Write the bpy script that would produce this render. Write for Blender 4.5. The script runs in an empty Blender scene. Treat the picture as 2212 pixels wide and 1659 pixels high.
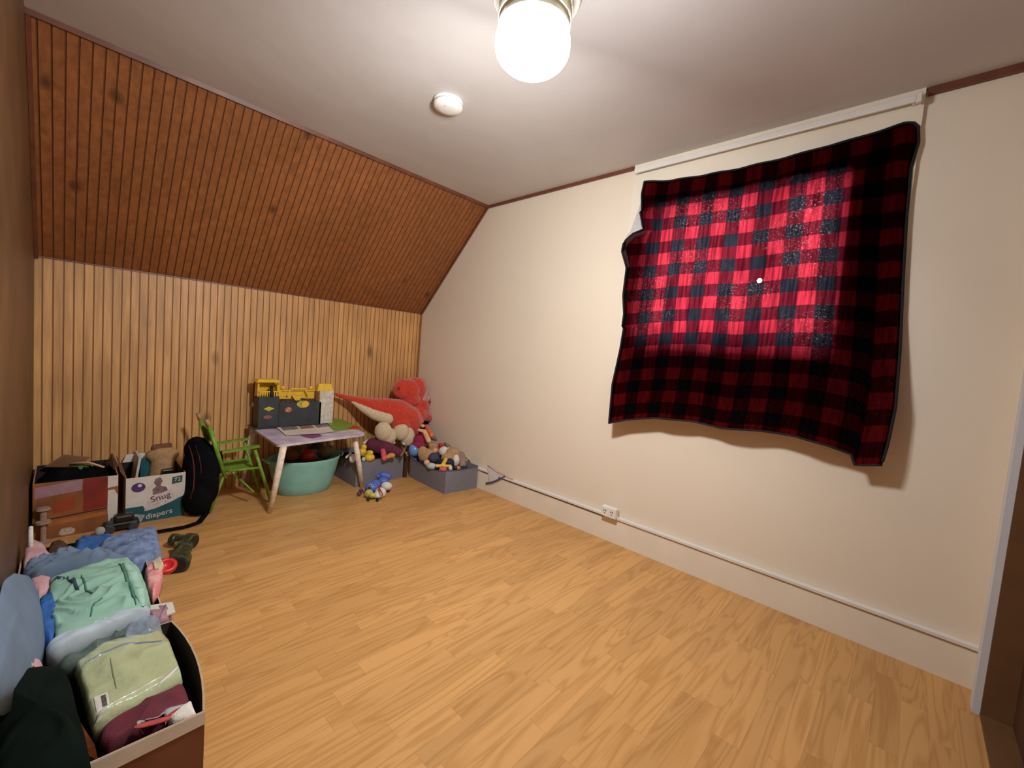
import bpy, bmesh, math, random
from mathutils import Vector, Matrix, Euler, noise
random.seed(7)
scn = bpy.context.scene
COL = scn.collection
# ------------------------------------------------------------------ camera
F_PX, CX, CY = 917.85, 1106.0, 829.5
CAM = Vector((3.356, -2.267, 1.062))
ROT = Euler((1.503, -0.081, 0.762), 'XYZ')
RM = ROT.to_matrix()
cam_d = bpy.data.cameras.new('camera'); cam_o = bpy.data.objects.new('camera', cam_d)
COL.objects.link(cam_o); cam_o.location = CAM; cam_o.rotation_euler = ROT
cam_d.sensor_width = 36; cam_d.lens = F_PX / 2212 * 36; cam_d.clip_start = 0.01
scn.camera = cam_o
AX = {'x': 0, 'y': 1, 'z': 2}
def at(u, v, ax, val):
    d = RM @ Vector(((u - CX) / F_PX, -(v - CY) / F_PX, -1.0))
    k = AX[ax]; t = (val - CAM[k]) / d[k]
    return CAM + d * t
def mpp(p):                                   # metres per photo pixel at a point
    return abs((RM.transposed() @ (Vector(p) - CAM)).z) / F_PX

H, HK, XS, L, W = 2.2, 1.373, 0.812, 2.377, 3.624

# ------------------------------------------------------------------ materials
def nmat(name):
    m = bpy.data.materials.new(name); m.use_nodes = True
    nt = m.node_tree; b = nt.nodes['Principled BSDF']
    return m, nt, b
def N(nt, t, **kw):
    n = nt.nodes.new(t)
    for k, v in kw.items():
        if k in n.inputs: n.inputs[k].default_value = v
        else: setattr(n, k, v)
    return n
def rgb(c): return (c[0], c[1], c[2], 1)
def mat(name, c, rough=.6, var=.12, scale=20, bump=.0, bscale=200, metal=0, coat=0, sheen=0, spec=.5, c2=None):
    m, nt, b = nmat(name); L_ = nt.links.new
    b.inputs['Roughness'].default_value = rough; b.inputs['Metallic'].default_value = metal
    b.inputs['Coat Weight'].default_value = coat; b.inputs['Sheen Weight'].default_value = sheen
    b.inputs['Specular IOR Level'].default_value = spec
    tc = N(nt, 'ShaderNodeTexCoord')
    n = N(nt, 'ShaderNodeTexNoise', Scale=scale, Detail=3.0); L_(tc.outputs['Object'], n.inputs['Vector'])
    r = N(nt, 'ShaderNodeValToRGB'); r.color_ramp.elements[0].position = .3; r.color_ramp.elements[1].position = .7
    lo = c2 if c2 else tuple(x * (1 - var) for x in c)
    r.color_ramp.elements[0].color = rgb(lo); r.color_ramp.elements[1].color = rgb(tuple(min(1, x * (1 + var * .5)) for x in c))
    L_(n.outputs[0], r.inputs[0]); L_(r.outputs[0], b.inputs['Base Color'])
    if bump:
        n2 = N(nt, 'ShaderNodeTexNoise', Scale=bscale, Detail=2.0); L_(tc.outputs['Object'], n2.inputs['Vector'])
        bp = N(nt, 'ShaderNodeBump', Strength=bump, Distance=.004); L_(n2.outputs[0], bp.inputs['Height']); L_(bp.outputs[0], b.inputs['Normal'])
    return m
def math_n(nt, op, a, b=None, c=None):
    n = nt.nodes.new('ShaderNodeMath'); n.operation = op
    for i, x in enumerate((a, b, c)):
        if x is None: continue
        if isinstance(x, (int, float)): n.inputs[i].default_value = x
        else: nt.links.new(x, n.inputs[i])
    return n.outputs[0]

def wood_board(name, base, dark, gpos_axis, pitch, groove, grain_axis, rough=.5, knots=True):
    """beadboard: vertical boards with darker coloured grooves, streaked grain and knots, all in object space"""
    m, nt, b = nmat(name); LK = nt.links.new
    tc = N(nt, 'ShaderNodeTexCoord'); sp = N(nt, 'ShaderNodeSeparateXYZ'); LK(tc.outputs['Object'], sp.inputs[0])
    y = sp.outputs[gpos_axis]
    q = math_n(nt, 'DIVIDE', y, pitch); fl = math_n(nt, 'FLOOR', q); fr = math_n(nt, 'SUBTRACT', q, fl)
    dist = math_n(nt, 'ABSOLUTE', math_n(nt, 'SUBTRACT', fr, .5))          # .5 at a groove
    gmask = N(nt, 'ShaderNodeMapRange'); gmask.inputs[1].default_value = .5 - groove * 1.3; gmask.inputs[2].default_value = .5 - groove * .35
    LK(dist, gmask.inputs[0])
    mp = N(nt, 'ShaderNodeMapping'); LK(tc.outputs['Object'], mp.inputs[0])
    sc = [30, 30, 30]; sc[grain_axis] = 2.2; mp.inputs['Scale'].default_value = sc
    wn = N(nt, 'ShaderNodeTexWhiteNoise'); wn.noise_dimensions = '1D'; LK(fl, wn.inputs['W'])
    add = N(nt, 'ShaderNodeVectorMath'); add.operation = 'ADD'; LK(mp.outputs[0], add.inputs[0])
    sc2 = N(nt, 'ShaderNodeVectorMath'); sc2.operation = 'SCALE'; LK(wn.outputs['Color'], sc2.inputs[0]); sc2.inputs['Scale'].default_value = 9
    LK(sc2.outputs[0], add.inputs[1])
    n1 = N(nt, 'ShaderNodeTexNoise', Scale=1.0, Detail=5.0, Roughness=.65); LK(add.outputs[0], n1.inputs['Vector'])
    n3 = N(nt, 'ShaderNodeTexNoise', Scale=2.0, Detail=3.0); LK(tc.outputs['Object'], n3.inputs['Vector'])
    r = N(nt, 'ShaderNodeValToRGB'); e = r.color_ramp.elements; e[0].position = .28; e[1].position = .68
    e[0].color = rgb(tuple(x * .62 for x in base)); e[1].color = rgb(tuple(min(1, x * 1.15) for x in base)); LK(n1.outputs[0], r.inputs[0])
    vmix = N(nt, 'ShaderNodeMix', data_type='RGBA', blend_type='MULTIPLY'); vmix.inputs[0].default_value = .35
    LK(r.outputs[0], vmix.inputs[6])
    r3 = N(nt, 'ShaderNodeValToRGB'); r3.color_ramp.elements[0].position = .35; r3.color_ramp.elements[1].position = .65
    r3.color_ramp.elements[0].color = (.55, .5, .45, 1); r3.color_ramp.elements[1].color = (1, 1, 1, 1); LK(n3.outputs[0], r3.inputs[0]); LK(r3.outputs[0], vmix.inputs[7])
    out = vmix.outputs[2]
    if knots:
        mk = N(nt, 'ShaderNodeMapping'); LK(tc.outputs['Object'], mk.inputs[0]); ks = [5.2, 5.2, 5.2]; ks[grain_axis] = 2.3; mk.inputs['Scale'].default_value = ks
        vo = N(nt, 'ShaderNodeTexVoronoi', Scale=1.0); LK(mk.outputs[0], vo.inputs['Vector'])
        s2 = N(nt, 'ShaderNodeSeparateXYZ'); LK(vo.outputs['Color'], s2.inputs[0])
        rare = math_n(nt, 'GREATER_THAN', s2.outputs[0], .35)
        kr = N(nt, 'ShaderNodeMapRange'); kr.inputs[1].default_value = .06; kr.inputs[2].default_value = .17; kr.inputs[3].default_value = 1; kr.inputs[4].default_value = 0
        LK(vo.outputs['Distance'], kr.inputs[0])
        km = math_n(nt, 'MULTIPLY', math_n(nt, 'MULTIPLY', kr.outputs[0], rare), .85)
        mx = N(nt, 'ShaderNodeMix', data_type='RGBA'); LK(km, mx.inputs[0]); LK(out, mx.inputs[6]); mx.inputs[7].default_value = rgb(tuple(x * .22 for x in base)); out = mx.outputs[2]
    gm = N(nt, 'ShaderNodeMix', data_type='RGBA'); LK(gmask.outputs[0], gm.inputs[0]); LK(out, gm.inputs[6]); gm.inputs[7].default_value = rgb(dark)
    LK(gm.outputs[2], b.inputs['Base Color'])
    b.inputs['Roughness'].default_value = rough
    bp = N(nt, 'ShaderNodeBump', Strength=.15, Distance=.002); LK(n1.outputs[0], bp.inputs['Height']); LK(bp.outputs[0], b.inputs['Normal'])
    return m

def floor_mat():
    m, nt, b = nmat('oak_laminate'); LK = nt.links.new
    tc = N(nt, 'ShaderNodeTexCoord'); sp = N(nt, 'ShaderNodeSeparateXYZ'); LK(tc.outputs['Object'], sp.inputs[0])
    x, y = sp.outputs[0], sp.outputs[1]
    row = math_n(nt, 'FLOOR', math_n(nt, 'DIVIDE', x, .066))
    w1 = N(nt, 'ShaderNodeTexWhiteNoise'); w1.noise_dimensions = '1D'; LK(row, w1.inputs['W'])
    yo = math_n(nt, 'ADD', math_n(nt, 'DIVIDE', y, .43), math_n(nt, 'MULTIPLY', w1.outputs[0], 7.3))
    blk = math_n(nt, 'FLOOR', yo)
    cb = N(nt, 'ShaderNodeCombineXYZ'); LK(row, cb.inputs[0]); LK(blk, cb.inputs[1])
    w2 = N(nt, 'ShaderNodeTexWhiteNoise'); w2.noise_dimensions = '3D'; LK(cb.outputs[0], w2.inputs['Vector'])
    # grain: distorted stretched noise, offset per strip
    mp = N(nt, 'ShaderNodeMapping'); mp.inputs['Scale'].default_value = (22, 2.0, 1); LK(tc.outputs['Object'], mp.inputs[0])
    sc2 = N(nt, 'ShaderNodeVectorMath'); sc2.operation = 'SCALE'; LK(w2.outputs['Color'], sc2.inputs[0]); sc2.inputs['Scale'].default_value = 30
    ad = N(nt, 'ShaderNodeVectorMath'); ad.operation = 'ADD'; LK(mp.outputs[0], ad.inputs[0]); LK(sc2.outputs[0], ad.inputs[1])
    n1 = N(nt, 'ShaderNodeTexNoise', Scale=.5, Detail=2.0, Distortion=.6); LK(ad.outputs[0], n1.inputs['Vector'])
    rings = math_n(nt, 'FRACT', math_n(nt, 'MULTIPLY', n1.outputs[0], 9.0))
    tri = math_n(nt, 'ABSOLUTE', math_n(nt, 'SUBTRACT', rings, .5))
    mpf = N(nt, 'ShaderNodeMapping'); mpf.inputs['Scale'].default_value = (240, 9, 1); LK(tc.outputs['Object'], mpf.inputs[0])
    n2 = N(nt, 'ShaderNodeTexNoise', Scale=1.0, Detail=3.0); LK(mpf.outputs[0], n2.inputs['Vector'])
    g = math_n(nt, 'ADD', math_n(nt, 'MULTIPLY', tri, 1.1), math_n(nt, 'MULTIPLY', n2.outputs[0], .45))
    r = N(nt, 'ShaderNodeValToRGB'); e = r.color_ramp.elements; e[0].position = .12; e[1].position = .55
    e[0].color = (.46, .225, .066, 1); e[1].color = (.60, .325, .115, 1); LK(g, r.inputs[0])
    tone = N(nt, 'ShaderNodeMapRange'); tone.inputs[3].default_value = .90; tone.inputs[4].default_value = 1.08; LK(w2.outputs[0], tone.inputs[0])
    vs = N(nt, 'ShaderNodeVectorMath'); vs.operation = 'SCALE'; LK(r.outputs[0], vs.inputs[0]); LK(tone.outputs[0], vs.inputs['Scale'])
    # fine dark joint lines
    fx = math_n(nt, 'FRACT', math_n(nt, 'DIVIDE', x, .066)); fy = math_n(nt, 'FRACT', yo)
    jx = math_n(nt, 'LESS_THAN', fx, .022); jy = math_n(nt, 'LESS_THAN', fy, .0035)
    j = math_n(nt, 'MULTIPLY', math_n(nt, 'MAXIMUM', jx, jy), .3)
    mx = N(nt, 'ShaderNodeMix', data_type='RGBA'); LK(j, mx.inputs[0]); LK(vs.outputs[0], mx.inputs[6]); mx.inputs[7].default_value = (.2, .08, .02, 1)
    LK(mx.outputs[2], b.inputs['Base Color']); b.inputs['Roughness'].default_value = .42
    b.inputs['Specular IOR Level'].default_value = .35
    bp = N(nt, 'ShaderNodeBump', Strength=.06, Distance=.001); LK(n2.outputs[0], bp.inputs['Height']); LK(bp.outputs[0], b.inputs['Normal'])
    return m

def plaster(name, c, big, bump, c2):
    m, nt, b = nmat(name); LK = nt.links.new
    tc = N(nt, 'ShaderNodeTexCoord')
    n = N(nt, 'ShaderNodeTexNoise', Scale=big, Detail=4.0); LK(tc.outputs['Object'], n.inputs['Vector'])
    r = N(nt, 'ShaderNodeValToRGB'); r.color_ramp.elements[0].position = .3; r.color_ramp.elements[1].position = .72
    r.color_ramp.elements[0].color = rgb(c2); r.color_ramp.elements[1].color = rgb(c); LK(n.outputs[0], r.inputs[0]); LK(r.outputs[0], b.inputs['Base Color'])
    n2 = N(nt, 'ShaderNodeTexNoise', Scale=9.0, Detail=6.0); LK(tc.outputs['Object'], n2.inputs['Vector'])
    bp = N(nt, 'ShaderNodeBump', Strength=bump, Distance=.01); LK(n2.outputs[0], bp.inputs['Height']); LK(bp.outputs[0], b.inputs['Normal'])
    b.inputs['Roughness'].default_value = .65; b.inputs['Specular IOR Level'].default_value = .3
    return m

M = {}
M['cream'] = plaster('cream_paint', (.78, .695, .57), 1.2, .05, (.74, .655, .53))
M['cream_trim'] = mat('cream_trim_paint', (.79, .72, .60), .45, .05, 6)
M['white_trim'] = mat('white_gloss_paint', (.74, .72, .68), .4, .05, 8)
M['ceiling'] = plaster('ceiling_paint', (.60, .575, .56), 1.1, .25, (.50, .47, .45))
M['bead'] = wood_board('pine_beadboard', (.70, .385, .145), (.26, .10, .028), 1, .0385, .085, 2)
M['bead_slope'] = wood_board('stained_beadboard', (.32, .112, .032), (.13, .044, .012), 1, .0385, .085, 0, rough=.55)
M['panel'] = mat('brown_panelling', (.13, .062, .024), .5, .3, 4)
M['brown_trim'] = mat('brown_trim_stain', (.16, .05, .025), .45, .3, 14)
M['floor'] = floor_mat()
M['door'] = mat('dark_door_wood', (.075, .032, .014), .5, .3, 5)
M['jamb'] = mat('door_jamb_wood', (.16, .075, .03), .5, .25, 5)
M['white_plastic'] = mat('white_plastic', (.78, .76, .72), .35, .03, 10)
M['ivory'] = mat('ivory_plastic', (.72, .71, .55), .35, .05, 10)
M['black'] = mat('black_fabric', (.005, .005, .006), .95, .3, 30, .4, 300, spec=.08)
M['black_gloss'] = mat('black_plastic', (.01, .01, .01), .3, .2, 30)
M['charcoal'] = mat('charcoal_plastic', (.035, .042, .048), .5, .3, 14)
M['yellow'] = mat('yellow_plastic', (.78, .50, .035), .45, .12, 30)
M['grey_fabric'] = mat('grey_bin_fabric', (.20, .20, .235), .9, .12, 120, .3, 500)
M['grey_in'] = mat('grey_bin_lining', (.11, .11, .125), .9, .2, 100)
M['red_plush'] = mat('red_plush', (.60, .045, .018), .95, .25, 60, .9, 260, sheen=.4)
M['beige_plush'] = mat('beige_plush', (.66, .53, .35), .95, .12, 60, .8, 260, sheen=.3)
M['tan'] = mat('tan_plush', (.50, .30, .14), .95, .2, 60, .6, 260)
M['brown'] = mat('brown_plush', (.20, .09, .04), .95, .25, 60, .6, 260)
M['dbrown'] = mat('dark_brown_cloth', (.07, .03, .014), .9, .3, 40, .4, 200)
M['white_plush'] = mat('white_plush', (.74, .71, .64), .95, .1, 60, .5, 260)
M['taupe'] = mat('taupe_plush', (.36, .24, .18), .95, .2, 60, .5, 260)
M['peach'] = mat('peach_vinyl', (.74, .42, .24), .5, .1, 30)
M['orange'] = mat('orange_vinyl', (.75, .20, .07), .5, .1, 30)
M['magenta'] = mat('magenta_cloth', (.28, .015, .06), .85, .2, 60)
M['maroon'] = mat('maroon_plush', (.13, .022, .05), .95, .3, 60, .6, 200)
M['navy'] = mat('navy_cloth', (.012, .018, .07), .8, .3, 60)
M['slate'] = mat('slate_blue_cloth', (.05, .055, .09), .85, .3, 60)
M['blue_spark'] = mat('blue_glitter', (.03, .12, .42), .3, .9, 120, c2=(.25, .45, .75))
M['blue_toy'] = mat('blue_toy', (.06, .10, .42), .45, .4, 70, c2=(.10, .18, .55))
M['red_toy'] = mat('red_toy', (.55, .02, .02), .4, .1, 20)
M['pink_toy'] = mat('pink_toy', (.75, .10, .18), .5, .15, 50)
M['mustard'] = mat('mustard_plush', (.60, .30, .05), .9, .2, 60)
M['olive'] = mat('olive_strap', (.22, .17, .06), .8, .2, 40)
M['teal_tub'] = mat('teal_rubber', (.23, .50, .45), .5, .1, 14, .06, 60)
M['green'] = mat('green_paint', (.16, .33, .025), .5, .35, 40)
M['green_fab'] = mat('green_seat_fabric', (.17, .32, .03), .85, .2, 60, .3, 300)
M['wood_tip'] = mat('bare_wood', (.42, .26, .12), .6, .2, 40)
M['leg'] = mat('worn_white_leg_paint', (.80, .72, .62), .5, .35, 45, c2=(.66, .52, .40))
M['camo'] = mat('olive_camo_plastic', (.05, .055, .018), .35, .8, 45, c2=(.012, .016, .010))
M['camo_y'] = mat('olive_yellow_plastic', (.17, .17, .03), .4, .3, 45)
M['mint'] = mat('mint_jersey', (.27, .47, .37), .9, .12, 14, .1, 700)
M['blue_fleece'] = mat('grey_blue_fleece', (.15, .215, .31), .95, .12, 12, .12, 700)
M['denim'] = mat('faded_blue_cotton', (.20, .27, .42), .9, .35, 30, .1, 600, c2=(.09, .13, .25))
M['navyblue'] = mat('deep_blue_cotton', (.02, .06, .15), .9, .3, 20, .3, 400)
M['bright_blue'] = mat('bright_blue_cotton', (.03, .13, .40), .85, .3, 20)
M['pale_blue'] = mat('pale_blue_cotton', (.46, .54, .60), .9, .12, 20, .1, 600)
M['pink'] = mat('pale_pink_cotton', (.60, .36, .38), .9, .12, 20, .2, 400)
M['pink_print'] = mat('pink_printed_bag', (.62, .16, .20), .5, .4, 50, c2=(.70, .45, .40))
M['black_green'] = mat('black_green_knit', (.005, .009, .007), .95, .5, 8, .2, 300, spec=.06)
M['pack'] = mat('pale_green_fabric_in_film', (.46, .52, .30), .25, .14, 9, .55, 60, coat=1.0)
M['film_dark'] = mat('dark_green_fabric_in_film', (.03, .05, .042), .2, .8, 26, .35, 34, coat=1.0, c2=(.12, .17, .14))
M['film_grey'] = mat('grey_blue_film', (.22, .27, .34), .22, .35, 20, .3, 40, coat=.8)
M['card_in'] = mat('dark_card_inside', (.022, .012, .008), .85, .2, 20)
M['card_white'] = mat('white_card', (.66, .62, .56), .6, .08, 20)
M['card_brown'] = mat('brown_card', (.20, .10, .045), .75, .25, 14)
M['card_edge'] = mat('card_cut_edge', (.48, .34, .22), .75, .15, 60)
M['card_red'] = mat('red_brown_printed_card', (.15, .06, .028), .7, .5, 7, c2=(.14, .035, .02))
M['orange_card'] = mat('orange_printed_card', (.30, .10, .025), .6, .4, 9, c2=(.17, .06, .018))
M['red_print'] = mat('red_print', (.24, .022, .014), .6, .3, 9)
M['mauve_print'] = mat('mauve_tape', (.36, .20, .25), .6, .15, 30)
M['teal_print'] = mat('teal_print', (.012, .10, .125), .5, .35, 12)
M['purple_print'] = mat('purple_print', (.08, .03, .16), .5, .2, 30)
M['plum_print'] = mat('plum_photo_print', (.22, .13, .14), .6, .5, 60)
M['leaf'] = mat('green_leafy_plastic', (.12, .17, .035), .6, .4, 40)
M['striped'] = mat('maroon_striped_cloth', (.14, .02, .035), .85, .5, 12, .3, 300)
M['silver'] = mat('grey_stripe_cloth', (.42, .42, .40), .85, .2, 30)
M['coral'] = mat('coral_stripe_cloth', (.55, .08, .08), .85, .2, 30)
M['lav_top'] = mat('worn_lavender_tabletop', (.66, .58, .62), .5, .1, 11, c2=(.36, .33, .52))
M['paper'] = mat('creased_paper', (.70, .62, .54), .7, .3, 26, c2=(.72, .60, .50))
M['photo_a'] = mat('brown_photo_print', (.42, .22, .15), .5, .7, 50, c2=(.13, .07, .07))
M['photo_b'] = mat('grey_photo_print', (.30, .27, .25), .5, .7, 60, c2=(.05, .05, .07))
M['green_card'] = mat('grass_green_print', (.20, .36, .04), .5, .4, 50)
M['violet'] = mat('violet_print', (.22, .05, .2), .6, .4, 30)
M['fleece_back'] = mat('grey_white_fleece', (.55, .53, .52), .98, .12, 60, .5, 300)
M['wire'] = mat('brown_cable', (.045, .02, .008), .6, .2, 20)
M['peach_stick'] = mat('varnished_stick', (.62, .38, .22), .4, .2, 20)
M['metal'] = mat('dull_steel', (.45, .45, .44), .35, .1, 20, metal=1)
M['glitter'] = mat('purple_toy', (.10, .03, .13), .4, .4, 50)

def emit(name, c, s):
    m = bpy.data.materials.new(name); m.use_nodes = True; nt = m.node_tree
    for n in list(nt.nodes): nt.nodes.remove(n)
    e = N(nt, 'ShaderNodeEmission'); e.inputs[0].default_value = rgb(c); e.inputs[1].default_value = s
    o = N(nt, 'ShaderNodeOutputMaterial'); nt.links.new(e.outputs[0], o.inputs[0]); return m
M['bulb'] = emit('lit_opal_glass', (.98, .985, 1), 88.0)

def glass_mat():
    m = bpy.data.materials.new('window_glass'); m.use_nodes = True; nt = m.node_tree
    for n in list(nt.nodes): nt.nodes.remove(n)
    t = N(nt, 'ShaderNodeBsdfTransparent'); g = N(nt, 'ShaderNodeBsdfGlossy'); g.inputs['Roughness'].default_value = .02
    f = N(nt, 'ShaderNodeFresnel'); f.inputs[0].default_value = 1.45; mx = N(nt, 'ShaderNodeMixShader')
    o = N(nt, 'ShaderNodeOutputMaterial'); lk = nt.links.new
    lk(f.outputs[0], mx.inputs[0]); lk(t.outputs[0], mx.inputs[1]); lk(g.outputs[0], mx.inputs[2]); lk(mx.outputs[0], o.inputs[0]); return m
M['glass'] = glass_mat()

def plaid_mat():
    m = bpy.data.materials.new('buffalo_check_fleece'); m.use_nodes = True; nt = m.node_tree; lk = nt.links.new
    for n in list(nt.nodes): nt.nodes.remove(n)
    uv = N(nt, 'ShaderNodeUVMap'); sp = N(nt, 'ShaderNodeSeparateXYZ'); lk(uv.outputs[0], sp.inputs[0])
    def stripe(s, ph):
        q = math_n(nt, 'FRACT', math_n(nt, 'ADD', s, ph))
        t = math_n(nt, 'ABSOLUTE', math_n(nt, 'SUBTRACT', q, .5))
        r = N(nt, 'ShaderNodeMapRange'); r.inputs[1].default_value = .235; r.inputs[2].default_value = .265; lk(t, r.inputs[0]); return r.outputs[0]
    a = stripe(sp.outputs[0], .60); b = stripe(sp.outputs[1], .66)      # 1 = red yarn, 0 = black yarn
    avg = math_n(nt, 'MULTIPLY', math_n(nt, 'ADD', a, b), .5)
    r = N(nt, 'ShaderNodeValToRGB'); r.color_ramp.interpolation = 'LINEAR'; e = r.color_ramp.elements
    e[0].position = 0; e[0].color = (.007, .007, .010, 1); e[1].position = 1; e[1].color = (.17, .009, .016, 1)
    md = r.color_ramp.elements.new(.5); md.color = (.045, .003, .006, 1); lk(avg, r.inputs[0])
    tc = N(nt, 'ShaderNodeTexCoord')
    mp = N(nt, 'ShaderNodeMapping'); mp.inputs['Scale'].default_value = (95, 95, 4); lk(tc.outputs['Object'], mp.inputs[0])
    nv = N(nt, 'ShaderNodeTexNoise', Scale=1.0, Detail=2.0); lk(mp.outputs[0], nv.inputs['Vector'])
    nv2 = N(nt, 'ShaderNodeMapRange'); nv2.inputs[1].default_value = .36; nv2.inputs[2].default_value = .60; nv2.inputs[3].default_value = .45; nv2.inputs[4].default_value = 1.15; lk(nv.outputs[0], nv2.inputs[0])
    ns = N(nt, 'ShaderNodeTexNoise', Scale=140.0, Detail=3.0, Roughness=.7); lk(tc.outputs['Object'], ns.inputs['Vector'])
    nb = N(nt, 'ShaderNodeTexNoise', Scale=5.0, Detail=2.0); lk(tc.outputs['Object'], nb.inputs['Vector'])
    ns2 = N(nt, 'ShaderNodeMapRange'); ns2.inputs[1].default_value = .56; ns2.inputs[2].default_value = .78; ns2.inputs[4].default_value = .6
    lk(ns.outputs[0], ns2.inputs[0])
    nb2 = N(nt, 'ShaderNodeMapRange'); nb2.inputs[1].default_value = .42; nb2.inputs[2].default_value = .62; lk(nb.outputs[0], nb2.inputs[0])
    thin = math_n(nt, 'MULTIPLY', ns2.outputs[0], nb2.outputs[0])
    vs = N(nt, 'ShaderNodeVectorMath'); vs.operation = 'SCALE'; lk(r.outputs[0], vs.inputs[0]); lk(nv2.outputs[0], vs.inputs['Scale'])
    mx = N(nt, 'ShaderNodeMix', data_type='RGBA'); lk(thin, mx.inputs[0]); lk(vs.outputs[0], mx.inputs[6]); mx.inputs[7].default_value = (.22, .14, .13, 1)
    tr = N(nt, 'ShaderNodeBsdfTranslucent'); lk(mx.outputs[2], tr.inputs[0])
    df = N(nt, 'ShaderNodeBsdfDiffuse'); v2 = N(nt, 'ShaderNodeVectorMath'); v2.operation = 'SCALE'; v2.inputs['Scale'].default_value = .09; lk(r.outputs[0], v2.inputs[0]); lk(v2.outputs[0], df.inputs[0])
    ad = N(nt, 'ShaderNodeAddShader'); lk(tr.outputs[0], ad.inputs[0]); lk(df.outputs[0], ad.inputs[1])
    o = N(nt, 'ShaderNodeOutputMaterial'); lk(ad.outputs[0], o.inputs[0]); return m
M['plaid'] = plaid_mat()

# ------------------------------------------------------------------ builders
class MB:
    def __init__(s): s.bm = bmesh.new()
    def box(s, lo, hi, rot=None, bevel=0):
        lo, hi = Vector(lo), Vector(hi); c = (lo + hi) / 2
        r = bmesh.ops.create_cube(s.bm, size=1)['verts']
        for v in r:
            v.co = Vector((v.co.x * (hi.x - lo.x), v.co.y * (hi.y - lo.y), v.co.z * (hi.z - lo.z)))
            if rot is not None: v.co = rot @ v.co
            v.co += c
        if bevel:
            ed = list({e for v in r for e in v.link_edges}); bmesh.ops.bevel(s.bm, geom=ed, offset=bevel, segments=2, affect='EDGES', profile=.5)
        return s
    def hexa(s, p):                                             # eight points, bottom ring then top ring
        v = [s.bm.verts.new(Vector(q)) for q in p]
        for f in ((3, 2, 1, 0), (4, 5, 6, 7), (0, 1, 5, 4), (1, 2, 6, 5), (2, 3, 7, 6), (3, 0, 4, 7)): s.bm.faces.new([v[i] for i in f])
        return s
    def slab(s, pts, n, t):                                     # planar polygon given thickness t along n
        n = Vector(n).normalized() * t
        a = [s.bm.verts.new(Vector(p)) for p in pts]; b = [s.bm.verts.new(Vector(p) + n) for p in pts]
        s.bm.faces.new(a[::-1]); s.bm.faces.new(b); k = len(a)
        for i in range(k): s.bm.faces.new((a[i], a[(i + 1) % k], b[(i + 1) % k], b[i]))
        return s
    def tube(s, pts, r, seg=10, cap=True):
        pts = [Vector(p) for p in pts]; rs = r if isinstance(r, (list, tuple)) else [r] * len(pts); rings = []
        for i, p in enumerate(pts):
            d = (pts[min(i + 1, len(pts) - 1)] - pts[max(i - 1, 0)]).normalized()
            a = Vector((0, 0, 1)) if abs(d.z) < .9 else Vector((1, 0, 0))
            x = d.cross(a).normalized(); y = d.cross(x).normalized()
            rings.append([s.bm.verts.new(p + (x * math.cos(2 * math.pi * k / seg) + y * math.sin(2 * math.pi * k / seg)) * rs[i]) for k in range(seg)])
        for A, B in zip(rings, rings[1:]):
            for k in range(seg): s.bm.faces.new((A[k], A[(k + 1) % seg], B[(k + 1) % seg], B[k]))
        if cap: s.bm.faces.new(rings[0][::-1]); s.bm.faces.new(rings[-1])
        return s
    def lathe(s, prof, c, seg=40, sx=1, sy=1, rot=None, cap=True):
        c = Vector(c); rings = []
        for (r, z) in prof:
            ring = []
            for k in range(seg):
                a = 2 * math.pi * k / seg; v = Vector((r * math.cos(a) * sx, r * math.sin(a) * sy, z))
                if rot is not None: v = rot @ v
                ring.append(s.bm.verts.new(v + c))
            rings.append(ring)
        for A, B in zip(rings, rings[1:]):
            for k in range(seg): s.bm.faces.new((A[k], A[(k + 1) % seg], B[(k + 1) % seg], B[k]))
        if cap: s.bm.faces.new(rings[0][::-1]); s.bm.faces.new(rings[-1])
        return s
    def ball(s, c, r, rot=None, seg=20):
        r = (r, r, r) if isinstance(r, (int, float)) else r
        vs = bmesh.ops.create_uvsphere(s.bm, u_segments=seg, v_segments=seg // 2 + 2, radius=1)['verts']
        for v in vs:
            v.co = Vector((v.co.x * r[0], v.co.y * r[1], v.co.z * r[2]))
            if rot is not None: v.co = rot @ v.co
            v.co += Vector(c)
        return s
    def cap(s, a, ra, b, rb, seg=16, n=6):                        # tapered capsule as a chain of balls + cone
        a, b = Vector(a), Vector(b)
        for i in range(n + 1):
            t = i / n; s.ball(a.lerp(b, t), ra + (rb - ra) * t, seg=seg)
        return s

def link(name, bm, m, parent=None, smooth=False, mods=None):
    bmesh.ops.recalc_face_normals(bm, faces=bm.faces)
    me = bpy.data.meshes.new(name); bm.to_mesh(me); bm.free()
    if smooth:
        for p in me.polygons: p.use_smooth = True
    o = bpy.data.objects.new(name, me); COL.objects.link(o)
    for x in (m if isinstance(m, (list, tuple)) else [m]): me.materials.append(x)
    if parent: o.parent = parent; o.matrix_parent_inverse = Matrix.Translation(-parent.location)
    return o
def tag(o, label, cat, group=None, kind=None):
    o['label'] = label; o['category'] = cat
    if group: o['group'] = group
    if kind: o['kind'] = kind
    return o
def struct(name, mb, m, parent=None, smooth=False):
    o = link(name, mb.bm, m, parent, smooth)
    if parent is None: o['kind'] = 'structure'
    return o
def thing(name, loc, label, cat, group=None):
    o = bpy.data.objects.new(name, None); o.empty_display_size = .05; COL.objects.link(o); o.location = Vector(loc)
    return tag(o, label, cat, group)
def part(name, mb, m, parent, label=None, smooth=False):
    o = link(name, mb.bm, m, parent, smooth)
    if label: o['label'] = label
    return o
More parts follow.
